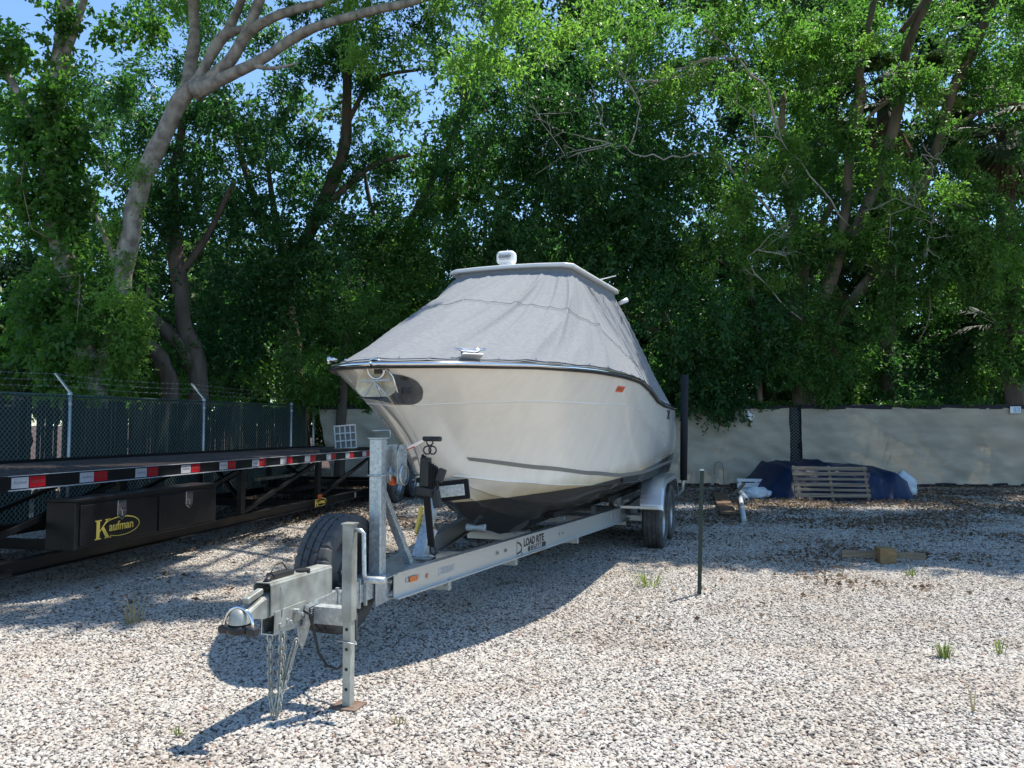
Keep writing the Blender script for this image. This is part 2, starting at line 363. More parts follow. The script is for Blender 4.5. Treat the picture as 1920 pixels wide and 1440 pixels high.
def stonemat():
    m = bpy.data.materials.new('gravel stone'); m.use_nodes = True
    n = m.node_tree.nodes; l = m.node_tree.links; b = n['Principled BSDF']; b.inputs['Roughness'].default_value = .85; b.inputs['Specular IOR Level'].default_value = .25
    oi = n.new('ShaderNodeObjectInfo'); cr = n.new('ShaderNodeValToRGB'); cr.color_ramp.interpolation = 'LINEAR'
    e = cr.color_ramp.elements; e[0].position = 0; e[0].color = (.17, .155, .145, 1); e[1].position = 1; e[1].color = (.62, .575, .51, 1)
    for p, c in ((.06, (.10, .09, .085)), (.12, (.28, .25, .225)), (.3, (.44, .41, .365)), (.55, (.55, .515, .46)), (.82, (.50, .47, .43)), (.845, (.34, .23, .17)), (.855, (.22, .12, .09)), (.865, (.45, .39, .30)), (.9, (.58, .55, .50))):
        q = e.new(p); q.color = (*c, 1)
    l.new(oi.outputs['Random'], cr.inputs[0])
    g = n.new('ShaderNodeNewGeometry'); nz = n.new('ShaderNodeTexNoise'); nz.inputs['Scale'].default_value = 90; nz.inputs['Detail'].default_value = 4; l.new(g.outputs['Position'], nz.inputs['Vector'])
    mr = n.new('ShaderNodeMapRange'); mr.inputs[3].default_value = .68; mr.inputs[4].default_value = 1.22; l.new(nz.outputs['Fac'], mr.inputs[0])
    mx = n.new('ShaderNodeMix'); mx.data_type = 'RGBA'; mx.blend_type = 'MULTIPLY'; mx.inputs[0].default_value = 1; l.new(cr.outputs[0], mx.inputs[6]); l.new(mr.outputs[0], mx.inputs[7])
    z = n.new('ShaderNodeTexNoise'); z.inputs['Scale'].default_value = 1.1; z.inputs['Detail'].default_value = 6; z.inputs['Roughness'].default_value = .65; l.new(g.outputs['Position'], z.inputs['Vector'])
    zr = n.new('ShaderNodeMapRange'); zr.inputs[1].default_value = .42; zr.inputs[2].default_value = .68; l.new(z.outputs['Fac'], zr.inputs[0])
    zc = n.new('ShaderNodeMix'); zc.data_type = 'RGBA'; zc.inputs[6].default_value = (1, 1, 1, 1); zc.inputs[7].default_value = (.86, .80, .74, 1); l.new(zr.outputs[0], zc.inputs[0])
    zm = n.new('ShaderNodeMix'); zm.data_type = 'RGBA'; zm.blend_type = 'MULTIPLY'; zm.inputs[0].default_value = 1; l.new(mx.outputs[2], zm.inputs[6]); l.new(zc.outputs[2], zm.inputs[7])
    l.new(zm.outputs[2], b.inputs['Base Color'])
    return m
M['stone'] = stonemat()
def stone_mesh(seed):
    bm = bmesh.new(); bmesh.ops.create_icosphere(bm, subdivisions=2 if seed < 4 else 1, radius=1)
    rr = random.Random(seed); ax = (1.25 + rr.random() * .4, .8 + rr.random() * .3, .5 + rr.random() * .28)
    cuts = [(Vector((rr.gauss(0, 1), rr.gauss(0, 1), rr.gauss(0, 1))).normalized(), .62 + rr.random() * .25) for _ in range(6)]
    for v in bm.verts:
        for c, d in cuts:
            k = v.co.dot(c)
            if k > d: v.co -= c * (k - d) * .9
        v.co *= 1 + .16 * noise.noise(v.co * 1.7 + Vector((seed * 7, 0, 0)))
        v.co = Vector((v.co.x * ax[0], v.co.y * ax[1], v.co.z * ax[2]))
    me = bpy.data.meshes.new('stone_shape'); bm.to_mesh(me); bm.free(); me.materials.append(M['stone'])
    for p in me.polygons: p.use_smooth = seed < 4
    return me
STONES = [bpy.data.objects.new('stone_shape', stone_mesh(i)) for i in range(7)]

def scatter_nodes(name, stones, density, smin, smax, seed, tilt=.5):
    ng = bpy.data.node_groups.new(name, 'GeometryNodeTree')
    ng.interface.new_socket('Geometry', in_out='INPUT', socket_type='NodeSocketGeometry')
    ng.interface.new_socket('Geometry', in_out='OUTPUT', socket_type='NodeSocketGeometry')
    n = ng.nodes; l = ng.links
    gi = n.new('NodeGroupInput'); go = n.new('NodeGroupOutput')
    d = n.new('GeometryNodeDistributePointsOnFaces'); d.inputs['Density'].default_value = density; d.inputs['Seed'].default_value = seed
    l.new(gi.outputs[0], d.inputs[0])
    jn = n.new('GeometryNodeGeometryToInstance')
    for s in reversed(stones):
        oi = n.new('GeometryNodeObjectInfo'); oi.inputs[0].default_value = s; l.new(oi.outputs['Geometry'], jn.inputs[0])
    ip = n.new('GeometryNodeInstanceOnPoints'); l.new(d.outputs['Points'], ip.inputs['Points']); l.new(jn.outputs[0], ip.inputs['Instance'])
    ip.inputs['Pick Instance'].default_value = True
    ri = n.new('FunctionNodeRandomValue'); ri.data_type = 'INT'; ri.inputs[4].default_value = 0; ri.inputs[5].default_value = len(stones) - 1; ri.inputs['Seed'].default_value = seed + 1
    l.new(ri.outputs[2], ip.inputs['Instance Index'])
    rv = n.new('FunctionNodeRandomValue'); rv.data_type = 'FLOAT_VECTOR'; rv.inputs[0].default_value = (-tilt, -tilt, 0); rv.inputs[1].default_value = (tilt, tilt, 6.28)
    l.new(rv.outputs[0], ip.inputs['Rotation'])
    rs = n.new('FunctionNodeRandomValue'); rs.data_type = 'FLOAT'; rs.inputs[2].default_value = 0; rs.inputs[3].default_value = 1; rs.inputs['Seed'].default_value = seed + 2
    pw = n.new('ShaderNodeMath'); pw.operation = 'POWER'; l.new(rs.outputs[1], pw.inputs[0]); pw.inputs[1].default_value = 2.2
    mr = n.new('ShaderNodeMapRange'); mr.inputs[3].default_value = smin; mr.inputs[4].default_value = smax; l.new(pw.outputs[0], mr.inputs[0]); l.new(mr.outputs[0], ip.inputs['Scale'])
    l.new(ip.outputs[0], go.inputs[0]); return ng

def gravel_patch(name, y0, y1, step, density, smin, smax, seed, stones, label):
    mb = MB(); ny = max(1, int((y1 - y0) / step)); rows = []
    for j in range(ny + 1):
        y = y0 + (y1 - y0) * j / ny; hw = .70 * y + 1.3
        rows.append([(-hw + 2 * hw * i / 40, y, ground_h(-hw + 2 * hw * i / 40, y) + .004) for i in range(41)])
    mb.grid(rows)
    o = link(name, mb.mesh(name, M['ground'])); tag(o, label, kind='stuff')
    q = o.modifiers.new('scatter', 'NODES'); q.node_group = scatter_nodes(name + ' scatter', stones, density, smin, smax, seed)
    return o
gravel_patch('gravel', 2.2, 5, .4, 8200, .0052, .0116, 3, STONES[:4], 'pale crushed stone gravel in the foreground')
gravel_patch('gravel', 5, 8, .4, 5000, .0062, .0138, 9, STONES[4:], 'pale crushed stone gravel round the boat trailer')
gravel_patch('gravel', 8, 11.5, .4, 2700, .0078, .0160, 15, STONES[4:], 'pale crushed stone gravel beyond the boat trailer wheels')
gravel_patch('gravel', 11.5, 17.3, .5, 800, .010, .020, 21, STONES[4:], 'pale gravel among dry leaves before the fence')

# ---------------------------------------------------------------- leaves
def leaf_mesh(name, P, D, L, Wd, m, tint, fold=.25):
    """one folded leaf (a bent quad) per row of P; D is its direction"""
    N = len(P)
    D = D / np.linalg.norm(D, axis=1, keepdims=True)
    r = rng.normal(size=(N, 3)); r[:, 2] += .8
    side = np.cross(D, r); side /= np.maximum(np.linalg.norm(side, axis=1, keepdims=True), 1e-6)
    nrm = np.cross(side, D)
    L = np.broadcast_to(L, (N,))[:, None]; Wd = np.broadcast_to(Wd, (N,))[:, None]
    V = np.empty((N, 4, 3), dtype=np.float32)
    V[:, 0] = P; V[:, 1] = P + D * L * .45 + side * Wd * .5 + nrm * Wd * fold; V[:, 2] = P + D * L - nrm * L * .12; V[:, 3] = P + D * L * .45 - side * Wd * .5 + nrm * Wd * fold
    me = bpy.data.meshes.new(name)
    me.vertices.add(N * 4); me.vertices.foreach_set('co', V.ravel())
    me.loops.add(N * 4); me.loops.foreach_set('vertex_index', np.arange(N * 4, dtype=np.int32))
    me.polygons.add(N); me.polygons.foreach_set('loop_start', np.arange(0, N * 4, 4, dtype=np.int32))
    me.polygons.foreach_set('loop_total', np.full(N, 4, dtype=np.int32))
    a = me.attributes.new('tint', 'FLOAT', 'POINT'); a.data.foreach_set('value', np.repeat(np.clip(tint, 0, 1).astype(np.float32), 4))
    me.materials.append(m); me.update(calc_edges=True); return me

def blob_leaves(blobs, lsize, lw, per=14, sprig=.38, droop=.35, clump=1.0):
    """blobs: (centre, radii, number of sprigs). Sprigs gather in clumps, leaves sit along each sprig."""
    PP = []; DD = []; TT = []
    for c, rad, ns in blobs:
        c = np.array(c); rad = np.array(rad)
        nc = max(3, int(ns / 26))
        u = rng.normal(size=(nc, 3)); u /= np.linalg.norm(u, axis=1, keepdims=True)
        cc = u * (rng.random((nc, 1)) ** .42)
        cr = (.16 + .2 * rng.random(nc)) * clump
        k = rng.integers(0, nc, ns)
        o = rng.normal(size=(ns, 3)) * cr[k][:, None] * .75
        p = c + (cc[k] + o) * rad
        out = (cc[k] + o * 1.5); out /= np.maximum(np.linalg.norm(out, axis=1, keepdims=True), 1e-6)
        d = out * .7 + rng.normal(size=(ns, 3)) * .6; d[:, 2] -= droop; d /= np.linalg.norm(d, axis=1, keepdims=True)
        ct = rng.random(nc)
        t = (np.arange(per) + .5) / per
        pos = p[:, None, :] + d[:, None, :] * (t[None, :, None] * sprig)
        pos += rng.normal(size=pos.shape) * .035
        ld = d[:, None, :] * .5 + rng.normal(size=pos.shape) * .75; ld[..., 2] -= droop * .6
        PP.append(pos.reshape(-1, 3)); DD.append(ld.reshape(-1, 3))
        TT.append((np.repeat(ct[k] * .55, per) + rng.random(ns * per) * .5))
    return np.concatenate(PP), np.concatenate(DD), np.concatenate(TT)

def crown_mesh(name, blobs, m, lsize=.11, lw=.05, per=14, sprig=.38, droop=.35, clump=1.):
    P, D, T = blob_leaves(blobs, lsize, lw, per, sprig, droop, clump)
    N = len(P); L = lsize * (.65 + .7 * rng.random(N)); Wd = lw * (.65 + .7 * rng.random(N))
    return leaf_mesh(name, P, D, L, Wd, m, T)
NLEAF = [0]
def tree(name, label, limbs, blobs, leafm, barkm, cat='tree', group=None, crowns=None, n=10, twigs=(), **kw):
    """limbs: lists of (px, py, Y, radius); first is the trunk. blobs: (px, py, Y, rx, rz, ry, sprigs)"""
    base = at(*limbs[0][0][:3]); base.z = 0
    t = thing(name, label, cat, base, None, group)
    for i, lb in enumerate(limbs):
        pts = [at(*q[:3]) for q in lb]; rr = [q[3] for q in lb]
        if i == 0 and pts[0].z > .05: pts = [Vector((pts[0].x, pts[0].y, -.1))] + pts; rr = [rr[0] * 1.25] + rr
        P, Q = [], []
        for a in range(len(pts) - 1):
            p0 = pts[max(a - 1, 0)]; p1 = pts[a]; p2 = pts[a + 1]; p3 = pts[min(a + 2, len(pts) - 1)]
            for s in range(5):
                u = s / 5; v = .5 * ((2 * p1) + (p2 - p0) * u + (2 * p0 - 5 * p1 + 4 * p2 - p3) * u * u + (3 * p1 - p0 - 3 * p2 + p3) * u ** 3)
                P.append(v + Vector((noise.noise(v * 1.3), noise.noise(v * 1.3 + Vector((9, 0, 0))), 0)) * rr[a] * .35); Q.append(rr[a] + (rr[a + 1] - rr[a]) * u)
        P.append(pts[-1]); Q.append(rr[-1])
        mb = MB(); mb.tube(P, Q, n if i else n + 4, rough=.28)
        part(mb, 'trunk' if i == 0 else 'branch', barkm, t)
    if twigs:
        for tw in twigs:
            mb = MB(); bare_twig(mb, [at(*q) for q in tw[0]], tw[1])
            part(mb, 'dead_branch', M['twig'], t)
    bl = [((lambda c: (c.x, c.y, c.z))(at(b[0], b[1], b[2])), (b[3], b[5], b[4]), b[6]) for b in blobs]
    me = crown_mesh('crown', bl, leafm, **kw); NLEAF[0] += len(me.polygons)
    me.transform(Matrix.Translation(-base)); link('crown', me, t)
    return t
def bare_twig(mb, pts, r, depth=3):
    N = len(pts); P = []
    for a in range(N - 1):
        for s in range(4): P.append(pts[a].lerp(pts[a + 1], s / 4) + Vector((random.uniform(-1, 1), random.uniform(-.5, .5), random.uniform(-1, 1))) * r * 1.6)
    P.append(pts[-1]); mb.tube(P, [r * (1 - .75 * i / (len(P) - 1)) for i in range(len(P))], 5)
    if depth > 0:
        for k in range(2 + depth):
            i = random.randrange(len(P) // 3, len(P)); d = (P[min(i + 1, len(P) - 1)] - P[max(i - 1, 0)]).normalized()
            L = (pts[-1] - pts[0]).length * random.uniform(.22, .42)
            e = (d + Vector((random.gauss(0, .7), random.gauss(0, .4), random.gauss(0, .7)))).normalized()
            e2 = (e + Vector((random.gauss(0, .5), 0, random.gauss(0, .5)))).normalized()
            bare_twig(mb, [P[i], P[i] + e * L * .5, P[i] + e * L * .5 + e2 * L * .5], r * .5, depth - 1)
# ---------------------------------------------------------------- fences
ZA = Vector((0, 0, 1))
def fence_frame(o, d):
    d = Vector((d[0], d[1], 0)).normalized(); return basis(Vector((o[0], o[1], 0)), d, Vector((-d.y, d.x, 0)), ZA)
# green chain link fence on the left: x runs away from the camera, +y is outside (to the left)
FL = fence_frame((-4.75, 17.75), (-.246, -.969)); GH = 1.84
FL = FL @ Matrix.Identity(4)
gf = thing('chain_link_fence', 'green chain link fence with dark slats and barbed wire behind the black flatbed trailer', 'fence', (5, 0, 0), FL)
LEN = 13.0
out_s = -1   # outside is local -y here
post_x = [.75 + 3.05 * i for i in range(5)]
pm = MB(); pm.tube([(0, 0, 0), (0, 0, GH + .03)], .026, 10); pm.lathe([(0, .036), (.03, .036), (.05, .02)], (0, 0, GH + .01), ZA, 10)
pm.lathe([(-.02, .031), (.02, .031)], (0, 0, GH - .12), ZA, 10); post_me = pm.mesh('post', M['galv'])
am = MB(); am.beam((0, 0, GH + .05), (0, out_s * .27, GH + .33), .035, .02, (0, 1, 0)); arm_me = am.mesh('barb_arm', M['galv'])
for x in post_x:
    clone(post_me, 'post', gf, (x, .05, 0)); 
    if x > .8: clone(arm_me, 'barbed_wire_arm', gf, (x, .05, 0))
part(MB().tube([(0, .01, GH), (LEN, .01, GH)], .021, 10), 'top_rail', M['rail'], gf)
part(MB().tube([(0, .01, .06), (LEN, .01, .06)], .006, 6), 'bottom_wire', M['wire'], gf)
for k in range(3):
    mb = MB(); f = (k + 1) / 3.1; pts = []
    for i in range(60):
        x = .75 + (LEN - .75) * i / 59; sag = .03 * math.sin(((x - .75) % 3.05) / 3.05 * math.pi)
        pts.append((x, .05 + out_s * .27 * f, GH + .05 + .28 * f - sag))
    mb.tube(pts, .0022, 4)
    for i in range(100):
        x = .8 + (LEN - .8) * i / 100; z = GH + .05 + .28 * f - .03 * math.sin(((x - .75) % 3.05) / 3.05 * math.pi); y = .05 + out_s * .27 * f
        mb.tube([(x - .012, y - .012, z - .014), (x + .012, y + .012, z + .014)], .0016, 3); mb.tube([(x + .012, y, z - .014), (x - .012, y, z + .014)], .0016, 3)
    part(mb, 'barbed_wire', M['galv'], gf)
mb = MB(); P = .072; z0, z1 = .05, GH + .02; hgt = z1 - z0
for sgn in (1, -1):
    k = -int(hgt / P) - 1
    while k * P < LEN:
        xa = k * P; xb = xa + hgt * .95
        a, b = max(xa, 0), min(xb, LEN)
        if b > a + .01:
            za = z0 + (a - xa) / .95; zb = z0 + (b - xa) / .95
            if sgn < 0: za, zb = z1 - (za - z0), z1 - (zb - z0)
            nseg = max(2, int((b - a) / .14)); pts = []
            for i in range(nseg + 1):
                f = i / nseg; pts.append((a + (b - a) * f + (.007 if i % 2 else -.007), .026 + .004 * sgn, za + (zb - za) * f))
            mb.tube(pts, .0030, 3, cap=False)
        k += 1
part(mb, 'wire_mesh', M['wire'], gf, kind='stuff')
# privacy slats, each a piece of its own; some missing or broken at the near end
ns = int(LEN / .0725)
sm = [MB().box((0, 0, (z0 + zt) / 2 - .02), (w, .006, zt - z0 - .06)).mesh('slat', M['slat']) for w, zt in ((.067, GH), (.063, GH - .03), (.066, GH - .12))]
for i in range(ns):
    x = .09 + i * .0725
    q = random.random()
    if x > 6.6 and q < .10: continue
    if x > .5 and x < 6.6 and q < .015: continue
    clone(sm[0 if q < .6 else (1 if q < .9 else 2)], 'slat', gf, (x, .008 + random.uniform(-.002, .002), 0), (0, random.uniform(-.004, .004), random.uniform(-.12, .12)))

# tan screened fence at the back: x runs to the right
FR = fence_frame((-4.75, 17.95), (1, -.031)); HB = 1.86
bf = thing('screened_fence', 'long tan windscreen fence across the back with a dark gap in its cloth', 'fence', (10, 0, 0), FR)
BL = 24.
def xr(px):     # distance along the back fence under photo column px
    k = (px - 960) / F_PX; d = FR.col[0]; o = FR.col[3]
    return (k * o.y - o.x) / (d.x - k * d.y)
gap0, gap1 = xr(1478), xr(1501)
def screen(x0, x1, name, tilt0=0., seed=0, top=HB - .06):
    rows = []; nx = max(8, int((x1 - x0) / .08))
    for j in range(25):
        v = j / 24; row = []
        for i in range(nx + 1):
            u = i / nx; x = x0 + (x1 - x0) * u + tilt0 * (1 - v) * (1 - u)
            zt = top - .028 * abs(math.sin(x * math.pi / 1.15 + seed)) - (.035 if 1 else 0) * noise.noise(Vector((x * .8, seed, 0)))
            zb = .06 + .03 * noise.noise(Vector((x * .6, 5, seed)))
            z = zb + (zt - zb) * v
            y = -.03 - .045 * (noise.noise(Vector((x * 1.1 + v * 2, v * 1.4, seed))) + .5) * math.sin(math.pi * min(1, max(0, v)))
            y -= .02 * math.sin(x * 5 + v * 6 + 3 * noise.noise(Vector((x, v * 2, 1)))) * (v * (1 - v) * 3)
            y -= .05 * max(0, 1 - abs(noise.noise(Vector((x * 1.6 + z * 2.2, z * .9, 3 + seed)))) * 5) + .02 * noise.noise(Vector((x * 5 + z * 6, z * 2, 3 + seed)))
            row.append((x, y, z))
        rows.append(row)
    return part(MB().grid(rows), name, M['screen'], bf)
screen(.25, gap0, 'screen_cloth', .35, 1); screen(gap1, BL, 'screen_cloth', 0, 4)
for a, b in ((.05, gap0), (gap1, BL)):
    mb = MB(); pts = [(a + (b - a) * i / 60, -.035, HB - .045 - .018 * abs(math.sin((a + (b - a) * i / 60) * math.pi / 1.15))) for i in range(61)]
    for i in range(60): mb.beam(pts[i], pts[i + 1], .012, .075)
    part(mb, 'cloth_hem', M['screenedge'], bf)
    mb = MB(); pts = [(a + (b - a) * i / 60, -.05, .045 + .03 * noise.noise(Vector((i * .3, 1, 2)))) for i in range(61)]
    for i in range(60): mb.beam(pts[i], pts[i + 1], .012, .07)
    part(mb, 'cloth_hem', M['screenedge'], bf)
part(MB().box(((gap0 + gap1) / 2, .06, HB / 2), (gap1 - gap0 + .1, .02, HB - .1)), 'gap_backing', M['screenedge'], bf)  # flat dark sheet stands in for the dark stuff behind the gap
mb = MB(); k = gap0 - 2
for sgn in (1, -1):
    x = gap0 - 1.9
    while x < gap1 + .1:
        n_ = 26; pts = []
        for i in range(n_ + 1):
            f = i / n_; X_ = x + 1.8 * f; Z_ = (.05 + 1.75 * f) if sgn > 0 else (1.8 - 1.75 * f)
            if gap0 + .01 < X_ < gap1 - .01: pts.append((X_, .0 + .003 * sgn, Z_))
        if len(pts) > 1: mb.tube(pts, .0028, 3, cap=False)
        x += .075
part(mb, 'wire_mesh', M['wire'], bf)
part(MB().tube([(0, 0, HB - .015), (BL, 0, HB - .015)], .02, 10), 'top_rail', M['screenedge'], bf)
for i in range(9):
    part(MB().tube([(.1 + 3.0 * i, .06, 0), (.1 + 3.0 * i, .06, HB)], .028, 10), 'post', M['galv'], bf)
# small signs fixed to the fence
xs_ = xr(1899)
sg = thing('number_sign', 'small white sign with pale blue panel at the right end of the tan fence', 'sign', (xs_, -.09, 1.6), FR)
part(MB().box((xs_, -.092, 1.745), (.24, .008, .155)), 'sign_board', M['whitepl'], sg, bevel=.004)
part(MB().box((xs_ + .03, -.098, 1.745), (.14, .004, .12)), 'blue_panel', M['cardblue'], sg)
text('6', .12, basis((xs_ + .0, -.102, 1.705), (1, 0, 0), (0, 0, 1), (0, -1, 0)), M['whitepl'], 'lettering', sg)
xs_ = xr(1404); mb = MB()
mb.box((xs_, -.12, 1.60), (.14, .004, .13), (0, R(40), R(8))); mb.box((xs_ - .05, -.125, 1.69), (.05, .004, .09), (0, R(20), R(-20)))
o = link('torn_card', mb.mesh('torn_card', M['whitepl'], (xs_, -.12, 1.6))); o.matrix_world = FR @ Matrix.Translation((xs_, -.12, 1.6))
tag(o, 'torn white card hanging tilted under the leaves on the tan fence', 'card')

# ---------------------------------------------------------------- black flatbed trailer
az = R(10.8); ep = R(.45)
kx = Vector((math.sin(az) * math.cos(ep), math.cos(az) * math.cos(ep), -math.sin(ep))); ky = Vector((-math.cos(az), math.sin(az), 0)); kz = kx.cross(ky)
KF = basis((-4.02, 6.1, .02), kx, ky, kz)
kt = thing('flatbed_trailer', 'long black flatbed trailer with red and white reflective tape and a toolbox', 'trailer', (4, 1.2, 0), KF)
KW = 2.1; KE = 10.4; KB = -3.2
def kb(mb, name, m=None, **k): return part(mb, name, m or M['blackpaint'], kt, **k)
for v, nm in ((0, 'side_rail'), (KW, 'side_rail')):
    mb = MB(); mb.box(((KE + KB) / 2, v, .945), (KE - KB, .006, .10)); s = 1 if v == 0 else -1
    mb.box(((KE + KB) / 2, v + s * .03, .998), (KE - KB, .066, .006)); mb.box(((KE + KB) / 2, v + s * .03, .892), (KE - KB, .066, .006))
    kb(mb, nm)
part(MB().box(((KE + KB) / 2, KW - .03, 1.012), (KE - KB, .06, .035)), 'raised_rail', M['blackpaint'], kt)
part(MB().box(((KE + KB) / 2, KW / 2, .985), (KE - KB, KW - .14, .006)), 'deck', M['blackdeck'], kt)
# expanded metal strands over the near part of the deck
mb = MB()
for i in range(150):
    u = -2.2 + i * .085
    pts = [(u + (.02 if j % 2 else -.02), .08 + j * .12, .992) for j in range(20)]
    mb.tube(pts, .0035, 3, cap=False)
part(mb, 'deck_mesh', M['blackdeck'], kt, kind='stuff')
lip = MB(); lip.box(((KE + 0) / 2, -.010, .889), (KE, .02, .008)); lip.box(((KE) / 2, -.008, 1.0035), (KE, .018, .004)); part(lip, 'rub_rail_edge', M['silver'], kt)
tw = MB().box((0, 0, 0), (.17, .003, .088)).mesh('white_tape', M['silver']); tr_ = MB().box((0, 0, 0), (.17, .003, .088)).mesh('red_tape', M['red'])
for i in range(14):
    u = .15 + i * .742
    if u > KE - .3: break
    a = clone(tw, 'white_tape', kt, (u, -.0052, .946)); b = clone(tr_, 'red_tape', kt, (u + .178, -.0052, .946))
    X = basis((u - .06, -.0072, .938), (1, 0, 0), (0, 0, 1), (0, -1, 0))
    if i < 6:
        text('Kaufman', .036, X, M['stripe'], 'lettering', kt, .0003)
        text('Kaufman', .036, basis((u + .118, -.0072, .938), (1, 0, 0), (0, 0, 1), (0, -1, 0)), M['rust'], 'lettering', kt, .0003)
kb(MB().box((-.03, -.012, .94), (.09, .03, .13)), 'corner_bracket', bevel=.004)
for v in (.05, KW - .05):
    mb = MB(); mb.box(((KE + KB) / 2, v, .258), (KE - KB, .008, .11)); mb.box(((KE + KB) / 2, v, .315), (KE - KB, .10, .008)); mb.box(((KE + KB) / 2, v, .203), (KE - KB, .10, .008))
    kb(mb, 'bottom_chord')
vm = MB().box((0, 0, 0), (.10, .06, .58)).mesh('upright', M['blackpaint'])
ups = [-3., -.78, 1.42, 3.62, 5.82, 8.02, 10.2]
for v in (.05, KW - .05):
    for u in ups: clone(vm, 'upright', kt, (u, v, .596))
    for i, u in enumerate(ups[:-1]):
        kb(MB().beam((u + .06, v, .34), (ups[i + 1] - .1, v, .86), .045, .045), 'diagonal_brace')
for i in range(int((KE - KB) / .61)):
    u = KB + .3 + i * .61
    kb(MB().beam((u, .06, .93), (u, KW - .06, .93), .05, .085), 'cross_member')
for u in ups: kb(MB().beam((u, .08, .24), (u, KW - .08, .24), .06, .10), 'lower_cross_member')
for u in (1.8, 4.0, 6.2):
    kb(MB().beam((u, .2, .36), (u + 1.9, KW - .2, .84), .04, .06), 'sway_brace')
kb(MB().box((6.7, .62, .46), (2.0, .5, .06)), 'ramp_tray'); kb(MB().box((6.7, .9, .62), (2.4, .06, .05)), 'ramp_rail', M['galvdull'])
# toolbox
TB = (.36, 2.42); bv = -.35
mb = MB(); mb.box(((TB[0] + TB[1]) / 2, (bv - .07) / 2, .575), (TB[1] - TB[0], .28, .40)); bx = kb(mb, 'toolbox', bevel=.006)
lid = MB(); lid.box(((TB[0] + TB[1]) / 2, (bv - .07) / 2, .785), (TB[1] - TB[0] + .02, .30, .022)); o = part(lid, 'lid', M['blackpaint'], bx, bevel=.004)
midb = (TB[0] + TB[1]) / 2 + .03
for a, b in ((TB[0] + .05, midb - .03), (midb + .02, TB[1] - .05)):
    mb = MB(); mb.box(((a + b) / 2, bv - .004, .575), (b - a, .018, .335)); dr = part(mb, 'door', M['blackpaint'], bx, bevel=.004)
for u in (1.0 * .5 * (TB[0] + .05 + midb - .03), .5 * (midb + .02 + TB[1] - .05)):
    poly = [(-.052, .085), (.052, .085), (.058, .075), (.058, -.05), (0, -.09), (-.058, -.05), (-.058, .075)]
    X = basis((u, bv - .014, .665), (1, 0, 0), (0, 0, 1), (0, -1, 0))
    l1 = MB().prism(poly, .008, X); lo = part(l1, 'latch', M['chrome'], bx, bevel=.003)
    l2 = MB(); X2 = basis((u, bv - .0225, .665), (1, 0, 0), (0, 0, 1), (0, -1, 0))
    l2.prism([(p * .72, q * .72) for p, q in poly], .0015, X2); part(l2, 'latch_recess', M['rimgrey'], bx)
    l3 = MB().box((u, bv - .029, .668), (.055, .008, .02)); l3.box((u, bv - .027, .64), (.014, .006, .05)); part(l3, 'latch_handle', M['chrome'], bx, bevel=.002)
def kaufman(X, S, par):
    """K with serifs, an ellipse swoosh and the rest of the name"""
    def pr(poly, h=.0012):
        mb = MB(); mb.prism([(x * S, y * S) for x, y in poly], h, X); part(mb, 'logo', M['yellow'], par)
    pr([(.06, .06), (.30, .06), (.30, .94), (.06, .94)])                                   # stem
    pr([(-.04, 0), (.42, 0), (.42, .06), (-.04, .06)]); pr([(-.04, .94), (.42, .94), (.42, 1.), (-.04, 1.)])
    pr([(.30, .36), (.30, .44), (.86, 1.0), (.98, 1.0)]); pr([(.44, .52), (.58, .66), (1.06, .0), (.78, .0)])
    pr([(.70, .955), (1.1, .955), (1.1, 1.), (.70, 1.)]); pr([(.66, 0), (1.18, 0), (1.18, .05), (.66, .05)])
    t = text('aufman', .66 * S, X @ Matrix.Translation((1.0 * S, .34 * S, 0)), M['yellow'], 'lettering', par, .0012, .010 * S, 1.02)
    pts = []                                                                                # swoosh, thick on top
    for i in range(49):
        a = R(165 - i * 6.1); w_ = .018 + .022 * max(0, math.cos((a - R(40)) * .8))
        pts.append((a, w_))
    c = (1.95, .52); rx, ry = 1.45, .50
    vs = []; fs = []
    for a, w_ in pts:
        for s_ in (1 - w_ * .6, 1 + w_ * .6): vs.append(X @ Vector(((c[0] + rx * s_ * math.cos(a)) * S, (c[1] + (ry + (w_ if s_ > 1 else -w_)) * math.sin(a)) * S, .0016)))
    for i in range(48): fs.append((2 * i, 2 * i + 1, 2 * i + 3, 2 * i + 2))
    part(MB().add(vs, fs), 'logo_swoosh', M['yellow'], par)
kaufman(basis((TB[0] + .22, bv - .0145, .435), (1, 0, 0), (0, 0, 1), (0, -1, 0)), .165, bx)
kaufman(basis((5.62, -.006, .208), (1, 0, 0), (0, 0, 1), (0, -1, 0)), .115, kt)
part(MB().box((5.80, .0, .36), (.12, .02, .05)), 'amber_marker', M['sticker_o'], kt, bevel=.003)
part(MB().box((7.3, .043, .26), (.07, .003, .09)), 'white_sticker', M['label'], kt)
# bent pipe handle at the near end
part(MB().tube([(-1.4, -.1, .80), (-.62, -.14, .80), (-.50, -.15, .79), (-.42, -.16, .74), (-.43, -.16, .62), (-.50, -.16, .44), (-.50, -.16, .37), (-.42, -.17, .31), (-.32, -.18, .29), (-.12, -.2, .285)], .028, 12), 'bent_handle', M['blackpaint'], kt)

